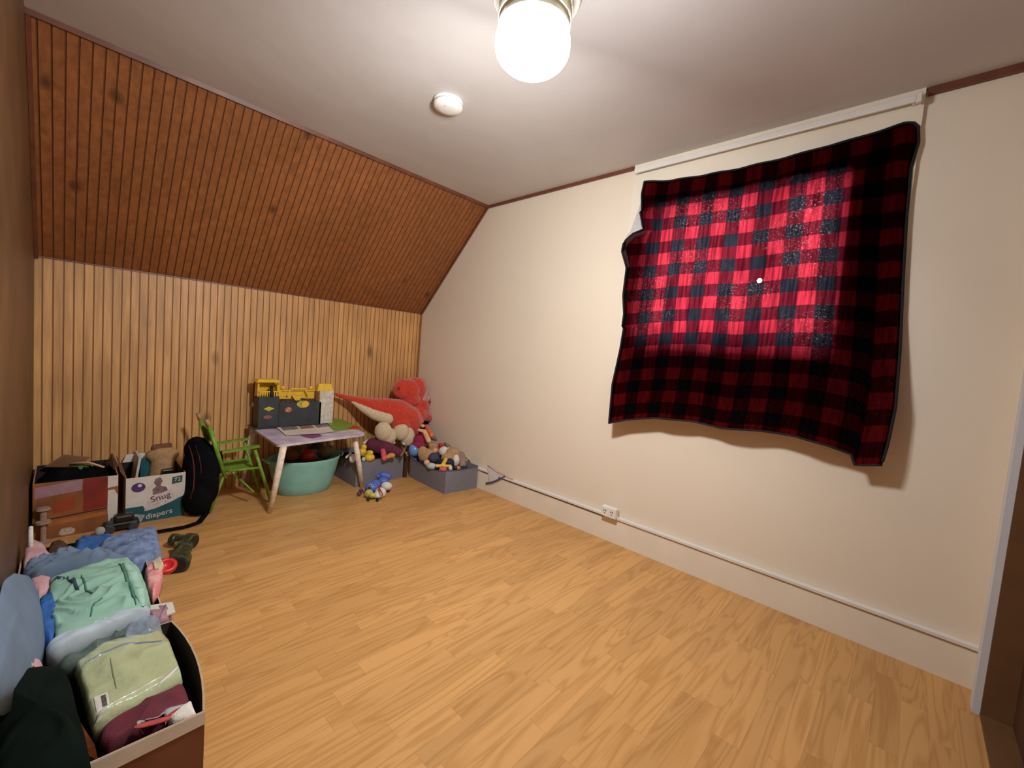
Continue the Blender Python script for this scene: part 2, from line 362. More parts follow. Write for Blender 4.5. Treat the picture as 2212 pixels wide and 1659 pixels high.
def bake(o, voxel, smooth=4, disp=0.0, dscale=30):
    """fuse overlapping volumes into one continuous skin"""
    md = o.modifiers.new('r', 'REMESH'); md.mode = 'VOXEL'; md.voxel_size = voxel; md.use_smooth_shade = True
    if smooth:
        sm = o.modifiers.new('s', 'SMOOTH'); sm.iterations = smooth; sm.factor = .6
    dg = bpy.context.evaluated_depsgraph_get(); dg.update()
    me = bpy.data.meshes.new_from_object(o.evaluated_get(dg)); o.modifiers.clear()
    mats = [s for s in o.data.materials]; o.data = me
    if not me.materials:
        for x in mats: me.materials.append(x)
    if disp:
        for v in me.vertices: v.co += v.normal * (noise.noise(v.co * dscale) * disp)
    for p in me.polygons: p.use_smooth = True
    return o
def soft(name, mb, m, parent=None, voxel=.006, smooth=4, disp=.0, dscale=30, label=None):
    o = link(name, mb.bm, m, parent); bake(o, voxel, smooth, disp, dscale)
    if label: o['label'] = label
    return o
VR = Matrix.Rotation(ROT.z, 3, 'Z')                                # turns local x to run across the view
def resample(pts, n):
    P = [Vector(p) for p in pts]; k = len(P); seg = [(P[(i + 1) % k] - P[i]).length for i in range(k)]; T = sum(seg); out = []
    for j in range(n):
        d = T * j / n; i = 0
        while d > seg[i] and i < k - 1: d -= seg[i]; i += 1
        out.append(P[i].lerp(P[(i + 1) % k], d / max(seg[i], 1e-9)))
    return out
def pad(name, outline, thick, m, parent=None, fold=.006, fscale=22, fdir=(1, .25), rings=14, n=96, drop=.0, edge=.35, seed=0, smooth_out=2, sag=0, label=None):
    """a soft star-shaped piece of cloth / stuffed bag lying on its outline (world points)"""
    O = resample(outline, n)
    for _ in range(smooth_out): O = [(O[i - 1] + O[i] * 2 + O[(i + 1) % n]) / 4 for i in range(n)]
    c = sum(O, Vector()) / n; bm = bmesh.new(); top = []
    fd = Vector((fdir[0], fdir[1])); fd.normalize(); so = Vector((seed * 3.7, seed * 1.3, 0))
    for r in range(rings + 1):
        t = r / rings; ring = []
        for p in O:
            q = c.lerp(p, t); prof = (1 - t ** 3) ** edge if t < 1 else 0
            a = q.x * fd.x + q.y * fd.y; b = -q.x * fd.y + q.y * fd.x
            f = noise.noise(Vector((a * fscale * .2, b * fscale * .7, 0)) + so) + .25 * noise.noise(Vector((a * fscale * .7, b * fscale * 1.5, 3)) + so)
            f2 = 1.3 * (1 - min(1, abs(noise.noise(Vector((a * fscale * .16, b * fscale * .5 + 2 * noise.noise(Vector((a * 9, b * 9, 1)))  , 9)) + so)) * 3.0)) ** 2
            z = thick * prof + fold * (f * 1.6 + f2) * min(1, (1 - t) * 5 + .15) - sag * (1 - t) ** 2
            ring.append(bm.verts.new(Vector((q.x, q.y, q.z + max(z, .001 * (1 - t) - .0)))))
        top.append(ring)
    bot = [bm.verts.new(Vector((p.x, p.y, p.z - .004 - drop))) for p in O]
    cb = bm.verts.new(Vector((c.x, c.y, c.z - .004 - drop)))
    ct = bm.verts.new(top[0][0].co.copy())
    for i in range(n):
        j = (i + 1) % n
        bm.faces.new((ct, top[1][i], top[1][j]))
        for r in range(1, rings): bm.faces.new((top[r][i], top[r + 1][i], top[r + 1][j], top[r][j]))
        bm.faces.new((top[rings][i], bot[i], bot[j], top[rings][j])); bm.faces.new((cb, bot[j], bot[i]))
    for v in top[0]: bm.verts.remove(v)
    o = link(name, bm, m, parent, smooth=True)
    if label: o['label'] = label
    return o
def pz(pts, z): return [at(u, v, 'z', z) for u, v in pts]
def text(name, s, size, loc, nrm_rot, m, parent, extrude=.0006):
    c = bpy.data.curves.new(name, 'FONT'); c.body = s; c.size = size; c.extrude = extrude; c.align_x = 'CENTER'; c.align_y = 'CENTER'
    o = bpy.data.objects.new(name, c); COL.objects.link(o); dg = bpy.context.evaluated_depsgraph_get(); dg.update()
    me = bpy.data.meshes.new_from_object(o.evaluated_get(dg)); bpy.data.objects.remove(o)
    mt = Matrix.Translation(Vector(loc)) @ nrm_rot.to_4x4(); me.transform(mt)
    me.materials.clear(); me.materials.append(m)
    o = bpy.data.objects.new(name, me); COL.objects.link(o); o.parent = parent; o.matrix_parent_inverse = Matrix.Translation(-parent.location); return o
R_X = Matrix(((0, 0, 1), (1, 0, 0), (0, 1, 0)))                    # text plane facing +x, reading along +y

# ================================================================== ROOM
T = .12
b = MB(); b.box((-T, -L - T, -.1), (W + .6, T, 0)); struct('floor', b, M['floor'])
b = MB(); b.box((XS - .02, -L - T, H), (W + .6, T, H + .1)); struct('ceiling', b, M['ceiling'])
WX0, WX1, WZ0, WZ1 = 2.195, 3.075, 1.185, 1.945                    # window opening
b = MB()
b.box((-T, 0, -.1), (WX0, T, H + .1)); b.box((WX1, 0, -.1), (W + .6, T, H + .1))
b.box((WX0, 0, -.1), (WX1, T, WZ0)); b.box((WX0, 0, WZ1), (WX1, T, H + .1))
struct('wall_right', b, M['cream'])
b = MB(); b.box((-T, -L - T, -.1), (W + .6, -L, H + .1)); struct('wall_left', b, M['panel'])
# end wall with the doorway
b = MB(); b.box((W, -.16, 0), (W + T, 0, H)); b.box((W, -1.0, 2.03), (W + T, -.16, H)); b.box((W, -L, 0), (W + T, -1.0, H)); struct('wall_front', b, M['cream'])
# beadboard walls, real grooves
def grooved(p0, up, n_out, y0, y1, thick):
    """strip of beads running along `up` (vector), laid out along y"""
    bm = bmesh.new(); prof = []; k0 = math.floor(y0 / .0385); y = y0; g = .0030; d = .0035
    ys = [(y0, 0)]
    for k in range(k0, int(math.ceil(y1 / .0385)) + 1):
        yc = k * .0385
        for dy, dd in ((-g, 0), (-g * .5, d), (g * .5, d), (g, 0)):
            if y0 < yc + dy < y1: ys.append((yc + dy, dd))
    ys.append((y1, 0)); up = Vector(up); n_out = Vector(n_out).normalized(); p0 = Vector(p0)
    A = [bm.verts.new(p0 + Vector((0, yy, 0)) - n_out * dd) for yy, dd in ys]
    B = [bm.verts.new(p0 + up + Vector((0, yy, 0)) - n_out * dd) for yy, dd in ys]
    C = [bm.verts.new(p0 + Vector((0, yy, 0)) - n_out * thick) for yy in (y0, y1)]
    D = [bm.verts.new(p0 + up + Vector((0, yy, 0)) - n_out * thick) for yy in (y0, y1)]
    for i in range(len(A) - 1): bm.faces.new((A[i], A[i + 1], B[i + 1], B[i]))
    bm.faces.new((C[1], C[0], D[0], D[1])); bm.faces.new((A[0], B[0], D[0], C[0])); bm.faces.new((B[-1], A[-1], C[1], D[1]))
    bm.faces.new(A[::-1] + [C[0], C[1]]); bm.faces.new(B + [D[1], D[0]])
    return bm
o = link('wall_back', grooved((0, 0, 0), (0, 0, HK), (1, 0, 0), -L, 0, .1), M['bead']); o['kind'] = 'structure'
sl = Vector((XS, 0, H - HK)); o = link('wall_slope', grooved((0, 0, HK), sl, (H - HK, 0, -XS), -L, 0, .1), M['bead_slope']); o['kind'] = 'structure'
# brown trims
def bar(p, q, w, h, up):                                           # rectangular moulding from p to q
    p, q = Vector(p), Vector(q); d = (q - p).normalized(); u = Vector(up).normalized(); s = d.cross(u).normalized()
    mb = MB(); r = []
    for a in (p, q): r += [a - s * w / 2 - u * h / 2, a + s * w / 2 - u * h / 2, a + s * w / 2 + u * h / 2, a - s * w / 2 + u * h / 2]
    mb.hexa(r); return mb
struct('trim_1', bar((XS + .004, -L, H - .006), (XS + .004, 0, H - .006), .024, .022, (.3, 0, 1)), M['brown_trim'])
n2 = Vector((H - HK, 0, -XS)).normalized() * .008
struct('trim_2', bar(Vector((0, -.008, HK)) + n2, Vector((XS, -.008, H)) + n2, .016, .014, (0, 1, 0)), M['brown_trim'])
struct('trim_3', bar((XS, -.008, H - .009), (2.063, -.008, H - .009), .014, .018, (0, 0, 1)), M['brown_trim'])
struct('trim_4', bar((3.275, -.010, H - .014), (W, -.010, H - .014), .018, .026, (0, 0, 1)), M['brown_trim'])
struct('trim_5', bar((.008, -.008, 0), (.008, -.008, HK), .014, .014, (0, 1, 0)), mat('amber_trim', (.34, .13, .035), .45, .2, 10))
struct('trim_6', bar((.03, -L + .008, HK - .01), (.82, -L + .008, H - .004), .02, .014, (0, 1, 0)), M['brown_trim'])
struct('added_joint_strip', bar((.003, -L, HK), (.003, 0, HK), .008, .007, (0, 0, 1)), M['brown_trim'])  # added dark strip hiding lit bead tips; the joint itself has no trim
# baseboards
b = MB(); b.box((.0, -.016, 0), (W, 0, .140)); o = struct('baseboard_right', b, M['cream_trim'])
b = MB(); b.box((.0, -.026, .145), (W, 0, .163), bevel=.004); part('cap_moulding', b, M['white_trim'], o)
b = MB(); b.box((0, -L, 0), (.015, -.02, .12)); struct('baseboard_back', b, M['bead'])
# right-hand casing, jamb and dark door
b = MB(); b.box((W - .018, -.172, 0), (W, -.112, 2.09)); b.box((W - .018, -1.05, 2.03), (W, -.172, 2.09)); b.box((W - .018, -1.05, 0), (W, -.99, 2.03))
struct('trim_7', b, mat('cool_white_casing', (.66, .68, .72), .5, .05, 9))
b = MB(); b.box((W + .07, -1.0, 0), (W + .11, -.18, 2.03)); dr = struct('door_1', b, M['door'])
b = MB(); b.box((W, -.182, 0), (W + .12, -.160, 2.03)); b.box((W, -1.0, 0), (W + .12, -.985, 2.03)); part('door_jamb', b, M['jamb'], dr)
b = MB(); b.lathe([(.0, -.05), (.022, -.048), (.028, -.03), (.022, -.012), (.010, -.008), (.010, 0)], (W + .07, -.90, .95), rot=Matrix.Rotation(math.pi / 2, 3, 'Y')); part('door_knob', b, M['metal'], dr, smooth=True)
b = MB(); b.box((W + .0, -1.0, 0), (W + .12, -.16, .012)); part('threshold', b, M['jamb'], dr)
b = MB(); b.box((W + .12, -1.1, -.05), (W + .14, 0, H)); struct('wall_hall', b, M['door'])
# window: recessed frame, mullion, glass; flat casing boards in front
b = MB()
for lo, hi in (((WX0, .05, WZ0), (WX0 + .035, .10, WZ1)), ((WX1 - .035, .05, WZ0), (WX1, .10, WZ1)), ((WX0, .05, WZ0), (WX1, .10, WZ0 + .035)), ((WX0, .05, WZ1 - .035), (WX1, .10, WZ1)), ((2.785, .055, WZ0), (2.825, .095, WZ1))): b.box(lo, hi)
wn = struct('window_1', b, M['white_trim'])
b = MB(); b.box((WX0 + .03, .072, WZ0 + .03), (WX1 - .03, .076, WZ1 - .03)); part('glass_pane', b, M['glass'], wn)
b = MB()
CX0, CX1, CZ0 = 2.065, 3.268, .985
b.box((CX0, -.022, CZ0), (WX0, 0, H)); b.box((WX1, -.022, CZ0), (CX1, 0, H)); b.box((WX0, -.022, WZ1), (WX1, 0, H)); b.box((WX0, -.022, CZ0), (WX1, 0, WZ0))
struct('trim_8', b, M['cream_trim'])
# daylight outside
wd = bpy.data.worlds.new('sky'); scn.world = wd; wd.use_nodes = True
bg = wd.node_tree.nodes['Background']; bg.inputs[0].default_value = (.92, .95, 1, 1); bg.inputs[1].default_value = 8.5

# ================================================================== CEILING LIGHT
ZC, KL = 1.862, .94
lc = at(1150, 104, 'z', ZC); LX, LY = lc.x, lc.y
fx = thing('ceiling_light', (LX, LY, H), 'lit round opal glass ceiling light with ribbed ivory collar', 'ceiling light')
R0 = .104 * KL
zl = lambda z: ZC + (z - 1.955) * KL - H
prof = [(.001, 1.890)] + [(R0 * math.sin(a), 1.955 - .065 * math.cos(a)) for a in [math.pi * .5 * k / 12 for k in range(1, 13)]] + [(R0 * .99, 1.975), (R0 * .93, 1.992), (R0 * .90, 2.0)]
b = MB(); b.lathe([(r, zl(z)) for r, z in prof], (LX, LY, H), 48); part('glass_bowl', b, M['bulb'], fx, 'glowing white opal bowl', smooth=True)
b = MB(); b.lathe([(r * KL, zl(z)) for r, z in ((.090, 1.998), (.099, 2.002), (.099, 2.010), (.094, 2.014), (.094, 2.022), (.101, 2.026), (.101, 2.036), (.096, 2.041), (.096, 2.050), (.103, 2.055), (.103, 2.07), (.06, 2.075))], (LX, LY, H), 48); part('collar', b, M['ivory'], fx)
b = MB(); b.lathe([(.11, zl(2.075)), (.118, zl(2.09)), (.12, zl(2.13)), (.10, zl(2.16)), (.085, -.001)], (LX, LY, H), 48); part('housing', b, mat('grey_housing', (.30, .29, .25), .4, .05, 10), fx, smooth=True)
for u, v in ((935, -45), (1330, -60)):
    e = at(u, v, 'z', H + zl(2.085)); c = Vector((LX, LY, H + zl(2.085))); d = (e - c).normalized()
    b = MB(); b.tube([c + d * .10, c + d * .14], .012, 12); b.tube([c + d * .135, c + d * .26], .017, 12); part('bracket_arm', b, M['white_plastic'], fx, smooth=True)
sp_ = at(968, 228, 'z', 2.18)
sd = thing('smoke_detector', (sp_.x, sp_.y, H), 'round white smoke detector on the ceiling', 'smoke detector')
b = MB(); b.lathe([(.066, -.001), (.068, -.006), (.066, -.012)], (sp_.x, sp_.y, H), 36); part('base_plate', b, M['white_plastic'], sd)
b = MB(); b.lathe([(.060, -.011), (.060, -.017)], (sp_.x, sp_.y, H), 36); part('vent_ring', b, mat('vent_grey', (.3, .28, .25), .6), sd)
b = MB(); b.lathe([(.066, -.016), (.067, -.027), (.058, -.036), (.03, -.041), (.001, -.042)], (sp_.x, sp_.y, H), 36); part('cover', b, M['white_plastic'], sd, smooth=True)
b = MB(); b.ball((sp_.x + .02, sp_.y - .03, H - .038), .005, seg=10); part('test_light', b, M['silver'], sd)

# added fill: disc light beside the bowl, brightens the far end of the room
ld = bpy.data.lights.new('added_fill_disc', 'AREA'); ld.shape = 'DISK'; ld.size = .15; ld.energy = 12.0; ld.color = (1, .985, .96)
lo_ = bpy.data.objects.new('added_fill_disc', ld); COL.objects.link(lo_); dl = Vector((-2.2, 1.2, -1.75)).normalized()
lo_.location = Vector((LX, LY, ZC)) + dl * .118; lo_.rotation_euler = dl.to_track_quat('-Z', 'Y').to_euler()
# curtain rod
cr = thing('curtain_rod', (2.09, -.045, 2.15), 'white flat curtain rod above the plaid blanket', 'curtain rod')
b = MB(); b.box((2.085, -.062, 2.137), (3.245, -.050, 2.165), bevel=.004); part('rod', b, M['white_trim'], cr)
for x in (2.085, 3.233): b = MB(); b.box((x, -.055, 2.139), (x + .012, -.022, 2.163), bevel=.002); part('bracket', b, M['white_trim'], cr)
b = MB(); b.box((3.245, -.066, 2.132), (3.262, -.046, 2.170), bevel=.004); part('end_cap', b, M['white_trim'], cr)

# outlet box
ob = thing('outlet_box', (2.09, 0, .15), 'white surface-mounted double outlet box on the baseboard', 'outlet')
ox0 = at(1297, 1113, 'y', -.055); ox1 = at(1328, 1128, 'y', -.055); ot = at(1297, 1090, 'y', -.055)
b = MB(); b.box((ox0.x, -.055, ox0.z + .002), (ox1.x, -.017, ot.z), bevel=.005); part('box', b, M['white_plastic'], ob)
zc = (ox0.z + ot.z) / 2; xc = (ox0.x + ox1.x) / 2
for dx in (-.022, .022):
    b = MB()
    for k in (-.006, .006): b.box((xc + dx + k - .0022, -.0562, zc + .003), (xc + dx + k + .0022, -.0545, zc + .013))
    b.lathe([(.0035, 0), (.0035, .0015)], (xc + dx, -.0545, zc - .008), 12, rot=Matrix.Rotation(math.pi / 2, 3, 'X')); part('socket', b, M['charcoal'], ob)
ox0x = ox0.x
b = MB(); b.tube([(.98, -.0195, .142), (1.3, -.0195, .141), (1.7, -.0195, .142), (ox0x, -.0195, .141)], .0032, 8)
tag(link('cable', b.bm, M['wire'], smooth=True), 'thin dark cable tucked under the baseboard cap, left of the outlet', 'cable')

# ================================================================== BLANKET over the window
def lerp_tab(tab, t):
    for (a, va), (b_, vb) in zip(tab, tab[1:]):
        if t <= b_: return va + (vb - va) * (t - a) / (b_ - a)
    return tab[-1][1]
YB = -.055
def ydrop(t): return -.036 - .062 * max(0, min(1, t)) ** 1.6       # hangs free of the wall towards the bottom
def tabz(pts): return [at(u, v, 'y', ydrop((v - 330) / 640)) for u, v in pts]
topc = tabz([(1393, 393), (1450, 389), (1520, 378), (1600, 363), (1700, 340), (1800, 312), (1900, 282), (1950, 264), (1972, 261), (1984, 272)])
rgt = tabz([(1984, 272), (1985, 305), (1968, 360), (1958, 480), (1951, 600), (1944, 760), (1935, 880), (1918, 960), (1905, 1004)])
bot = tabz([(1320, 914), (1360, 907), (1420, 903), (1500, 910), (1560, 925), (1640, 930), (1720, 942), (1790, 962), (1840, 982), (1846, 1005), (1905, 1004)])
lft = tabz([(1393, 393), (1387, 420), (1387, 460), (1394, 500), (1372, 507), (1352, 525), (1348, 545), (1358, 580), (1351, 640), (1353, 680), (1342, 750), (1325, 830), (1320, 914)])
def par(c, key):
    v0, v1 = key(c[0]), key(c[-1]); out = []
    for i, p in enumerate(c):
        out.append(((key(p) - v0) / (v1 - v0), p))
    out.sort(key=lambda q: q[0]); return out
topT = [(t, p.z) for t, p in par(topc, lambda p: p.x)]; botT = [(t, p.z) for t, p in par(bot, lambda p: p.x)]
lftT = [(t, p.x) for t, p in par(lft, lambda p: p.z)]; rgtT = [(t, p.x) for t, p in par(rgt, lambda p: p.z)]
bm = bmesh.new(); NS, NT_ = 150, 170; uvl = bm.loops.layers.uv.new('UVMap'); G = []
hole = at(1640, 606, 'y', -.062)
for j in range(NT_ + 1):
    t = j / NT_; row = []
    for i in range(NS + 1):
        s = i / NS
        xl0 = lftT[0][1] + (lftT[-1][1] - lftT[0][1]) * t - .01; xl, xr = xl0 + (lerp_tab(lftT, t) - xl0) * max(0, 1 - s / .12) ** 1.5, lerp_tab(rgtT, t); zt, zb = lerp_tab(topT, s), lerp_tab(botT, s)
        x = xl + (xr - xl) * s; z = zt + (zb - zt) * t
        y = ydrop(t) - .012 * (noise.noise(Vector((x * 5, 0, z * 1.2))) + .4 * noise.noise(Vector((x * 14, 2, z * 3)))) * (t * .9 + .25) - .03 * max(0, t - .75) * (1 + math.sin(x * 21))
        y -= .03 * max(0, 1 - s / .10) * (1 if .12 < t < .6 else .3) 
        # sags between the pins along the top
        y -= .004 * math.sin(s * 40) * max(0, 1 - t * 4)
        cl_ = max(0, min(1, (s - .74) / .14)) * max(0, min(1, (.80 - t) / .25)); y += (-.028 - y) * cl_
        row.append([bm.verts.new((x, min(y, -.027), z)), s, t])
    G.append(row)
dlt = lambda v: ((v.co.x - hole.x) ** 2 + (v.co.z - hole.z) ** 2) ** .5
ctr = min((c[0] for r_ in G for c in r_), key=dlt).co.copy(); rad = lambda v: ((v.co.x - ctr.x) ** 2 + (v.co.z - ctr.z) ** 2) ** .5
WP, HP = 1.17 / .134, 1.33 / .129
inner, ring = set(), set()
for j in range(NT_):
    for i in range(NS):
        q = [G[j][i], G[j][i + 1], G[j + 1][i + 1], G[j + 1][i]]
        if any(rad(c[0]) < .0098 for c in q):
            for c in q: (inner if rad(c[0]) < .0098 else ring).add(c[0])
            continue
        f = bm.faces.new([c[0] for c in q]); f.smooth = True
        for lp, c in zip(f.loops, q): lp[uvl].uv = (c[1] * WP, c[2] * HP)
for v in ring:
    d = Vector((v.co.x - ctr.x, 0, v.co.z - ctr.z)).normalized() * .0105; v.co.x, v.co.z = ctr.x + d.x, ctr.z + d.z
for v in inner: bm.verts.remove(v)
edge_loop = [c[0].co.copy() for c in G[0]] + [G[j][NS][0].co.copy() for j in range(1, NT_ + 1)] + [G[NT_][i][0].co.copy() for i in range(NS - 1, -1, -1)] + [G[j][0][0].co.copy() for j in range(NT_ - 1, 0, -1)]
bl = thing('plaid_blanket', (2.66, -.03, 2.07), 'red and black checked fleece blanket hung over the window', 'blanket')
me = bpy.data.meshes.new('fleece'); bm.to_mesh(me); bm.free(); me.materials.append(M['plaid'])
o = bpy.data.objects.new('fleece', me); COL.objects.link(o); o.parent = bl; o.matrix_parent_inverse = Matrix.Translation(-bl.location)
b = MB(); b.tube(edge_loop[::2] + [edge_loop[0]], .0045, 8); part('hem', b, mat('black_hem', (.008, .006, .009), .9, .2, 50), bl, 'dark bound edge', smooth=True)
ftab = lambda P_: [at(u, v, 'y', -.028) for u, v in P_]
fp = ftab([(1389, 425), (1362, 498), (1352, 512), (1354, 526), (1394, 520), (1396, 500)])
b = MB(); b.slab([(p.x, -.028, p.z) for p in fp], (0, 1, 0), .004); part('folded_corner', b, M['fleece_back'], bl, 'grey-white fleece underside of the folded-over edge')
b = MB(); ra, rb_ = at(1366, 509, 'y', -.06), at(1349, 552, 'y', -.06)
q = [at(u, v, 'y', -.072) for u, v in ((1394, 503), (1372, 509), (1356, 522), (1349, 545), (1359, 578))]
b.tube(q, [.008, .011, .013, .012, .006], 12); part('rolled_edge', b, M['dbrown'] if 0 else mat('dark_red_fleece', (.03, .004, .006), .95, .3, 60), bl, smooth=True)

# ================================================================== TABLE AND THINGS ON IT
TZ = .428
tc_ = [at(530, 915, 'z', TZ), at(600, 962, 'z', TZ), at(792, 937, 'z', TZ), at(716, 903, 'z', TZ)]
for p in tc_: p.x = max(p.x, .022)
x0 = max(min(tc_[0].x, tc_[3].x), .02); x1 = max(tc_[1].x, tc_[2].x); ya = sum(p.y for p in tc_[:2]) / 2; yb = sum(p.y for p in tc_[2:]) / 2
tcx = (x0 + x1) / 2; tb = thing('play_table', (tcx, (ya + yb) / 2, 0), "small child's table with worn lavender top and white legs", 'table')
def rrect(c4, r, z, n=6):
    out = []; k = 4
    for i in range(4):
        p, a, c = c4[i], c4[i - 1], c4[(i + 1) % 4]; d1 = (a - p).normalized(); d2 = (c - p).normalized()
        s, e = p + d1 * r, p + d2 * r
        for j in range(n + 1): t = j / n; q = s * (1 - t) ** 2 + p * 2 * t * (1 - t) + e * t * t; out.append(Vector((q.x, q.y, z)))
    return out
b = MB(); b.slab(rrect(tc_, .05, TZ - .014), (0, 0, 1), .014); top_o = part('tabletop', b, M['lav_top'], tb)
def leg(ut, vt, ub, vb, zt=TZ - .014):
    a = at(ub, vb, 'z', .004); p = at(ut, vt, 'z', zt - .03); p.z = zt
    b = MB(); b.tube([a, a.lerp(p, .5), p], [.014, .018, .019], 16); part('leg', b, M['leg'], tb, smooth=True); return a, p
a1, p1 = leg(612, 975, 583, 1107); a2, p2 = leg(765, 948, 783, 1053)
for (a, p, dx) in ((a1, p1, 0), (a2, p2, 0)):
    aa = Vector((.05, a.y, .004)); pp = Vector((.10, p.y, TZ - .014)); b = MB(); b.tube([aa, pp], [.014, .019], 16); part('leg', b, M['leg'], tb, smooth=True)

# the playset
PX = .20
def pq(u, v, x=PX): return at(u, v, 'x', x)
y0, y1, y2 = pq(558, 905).y, pq(692, 900).y, pq(718, 898).y; zt0 = pq(560, 857).z; zt1 = pq(718, 845).z
ps = thing('toy_garage_playset', (PX - .05, (y0 + y2) / 2, TZ), 'dark grey and yellow toy garage playset standing on the child\'s table', 'toy')
b = MB(); b.box((PX - .13, y0 - .03, TZ), (PX + .010, y2 + .005, TZ + .012), bevel=.004); part('base', b, M['black_gloss'], ps)
b = MB(); b.box((PX - .015, y0, TZ + .012), (PX, y0 + .125, zt0)); b.box((PX - .11, y0, TZ + .012), (PX - .015, y0 + .012, zt0 - .01)); part('wall_panel', b, M['charcoal'], ps)
b = MB(); b.box((PX - .010, y0 + .125, TZ + .012), (PX + .004, y1, zt0 - .045))
random.seed(3); yy = y0 + .14
while yy < y1 - .02:                                                # broken battlement / scaffolding outline
    hgt = random.uniform(.008, .034); wd_ = random.uniform(.012, .028); b.box((PX - .008, yy, zt0 - .047), (PX + .002, yy + wd_, zt0 - .045 + hgt)); yy += wd_ + random.uniform(.006, .014)
part('wall_panel', b, M['charcoal'], ps)
b = MB(); b.box((PX - .02, y1 - .012, TZ + .014), (PX + .004, y2, zt1))
for k in range(3): b.box((PX - .02, y1 - .022, TZ + .045 + k * .05), (PX + .003, y1 - .010, TZ + .068 + k * .05))
part('end_panel', b, mat('scuffed_white_plastic', (.62, .60, .53), .5, .2, 40, c2=(.5, .42, .34)), ps)
b = MB(); b.box((PX - .04, y1 - .03, zt1), (PX, y2 + .004, zt1 + .006))
q0, q1 = y1 - .03, y2; zz = zt1 + .004
b.hexa([(PX - .05, q0, zz), (PX, q0, zz), (PX, q1, zz), (PX - .05, q1, zz), (PX - .045, q0 + .012, zz + .05), (PX - .008, q0 + .012, zz + .05), (PX - .008, q1 - .018, zz + .05), (PX - .045, q1 - .018, zz + .05)])
part('roof', b, M['yellow'], ps)
# left tower: yellow walls, overhanging roof, dark figure
b = MB(); zr = pq(575, 826).z
b.box((PX - .10, y0 - .006, zt0 - .005), (PX - .085, y0 + .13, zr)); b.box((PX - .10, y0 - .006, zt0), (PX - .02, y0 + .005, zr)); b.box((PX - .10, y0 + .115, zt0), (PX - .02, y0 + .13, zr - .02))
for k in range(9): b.box((PX - .012, y0 + .004 + k * .0145, zt0), (PX - .004, y0 + .009 + k * .0145, zt0 + .032))
b.box((PX - .013, y0, zt0 + .030), (PX - .002, y0 + .135, zt0 + .036)); part('tower', b, M['yellow'], ps)
b = MB(); b.hexa([(PX - .12, y0 - .02, zr), (PX + .005, y0 - .02, zr), (PX + .005, y0 + .125, zr), (PX - .12, y0 + .125, zr), (PX - .10, y0 - .005, zr + .018), (PX - .01, y0 - .005, zr + .018), (PX - .01, y0 + .115, zr + .018), (PX - .10, y0 + .115, zr + .018)]); part('roof', b, M['yellow'], ps)
b = MB(); zb = zt0 + .03                                            # bridge with braces between the towers
ybm, ybn = y0 + .13, y1 - .03
b.box((PX - .06, ybm, zb), (PX - .045, ybn, zb + .008)); b.box((PX - .065, ybm, zb - .055), (PX - .055, ybn, zb - .003)); 
ym = (ybm + ybn) / 2
for s_ in (-1, 1):
    b.tube([(PX - .03, ym + s_ * .07, zb - .03), (PX - .03, ym + s_ * .045, zb + .022)], .006, 8); b.ball((PX - .05, ym + s_ * .095, zb + .024), .016, seg=10)
b.box((PX - .036, ym - .052, zb + .016), (PX - .022, ym + .052, zb + .026))
b.hexa([(PX - .04, ym - .012, zb - .075), (PX - .02, ym - .012, zb - .075), (PX - .02, ym + .012, zb - .075), (PX - .04, ym + .012, zb - .075), (PX - .04, ym - .04, zb - .03), (PX - .02, ym - .04, zb - .03), (PX - .02, ym + .04, zb - .03), (PX - .04, ym + .04, zb - .03)])
part('bridge', b, M['yellow'], ps)
b = MB(); fy = pq(588, 835).y; b.ball((PX - .01, fy, zt0 + .062), (.012, .013, .014)); b.cap((PX - .01, fy, zt0 + .045), .012, (PX - .01, fy, zt0 + .005), .016); b.tube([(PX - .01, fy, zt0 + .08), (PX - .01, fy + .012, zt0 + .10)], .004, 8); soft('action_figure', b, M['black_gloss'], ps, .004, 2)
def decal(u, v, ru, rv, m, seg=20, x=PX + .0045, par=ps, name='sticker'):
    c = at(u, v, 'x', x); k = mpp(c); b = MB(); b.lathe([(1, 0), (1, .0012)], (0, 0, 0), seg)
    for vv in b.bm.verts: X, Y, Z = vv.co; vv.co = Vector((c.x + Z, c.y + X * ru * k * 1.2, c.z + Y * rv * k))
    return part(name, b, m, par)
decal(581, 883, 9, 5, mat('yellow_sticker', (.55, .48, .04), .5), 4, PX + .001); decal(578, 901, 7, 4, mat('faded_red_sticker', (.30, .09, .07), .5, .3, 60), 12, PX + .001)
decal(623, 885, 6, 6, mat('orange_sticker', (.55, .20, .10), .5, .6, 90), 8); decal(655, 873, 11, 8, mat('round_yellow_sticker', (.50, .40, .10), .5, .6, 70), 20)
decal(659, 873, 6, 6, M['yellow'], 16, PX + .0062)

def sheet(name, pts, z, t, m, parent=None, label=None, cat=None, group=None):
    P = [at(u, v, 'z', z) for u, v in pts]
    for p in P: p.x = max(p.x, .03)
    b = MB(); b.slab(P, (0, 0, 1), t); o = link(name, b.bm, m, parent)
    if cat: tag(o, label, cat, group)
    elif label: o['label'] = label
    return o
gb = thing('activity_book', at(755, 915, 'z', TZ), 'green-covered activity book with a red corner on the table', 'book')
sheet('cover', [(700, 907), (716, 899), (776, 922), (776, 927), (722, 931)], TZ + .010, .003, M['green_card'], gb)
sheet('corner_flash', [(748, 926), (766, 919), (776, 922.5), (776, 927)], TZ + .0131, .0008, M['red_toy'], gb, 'red printed corner')
sheet('pages', [(702, 909), (716, 902), (776, 926), (776, 929.5), (722, 933)], TZ + .0002, .0095, M['paper'], gb)
mg = thing('magazine', at(650, 925, 'z', TZ), 'open magazine with brown and grey pictures on the table', 'magazine')
sheet('page', [(589, 917), (603, 912), (700, 908), (722, 914), (731, 931), (690, 937), (618, 941), (606, 931)], TZ + .004, .003, M['paper'], mg)
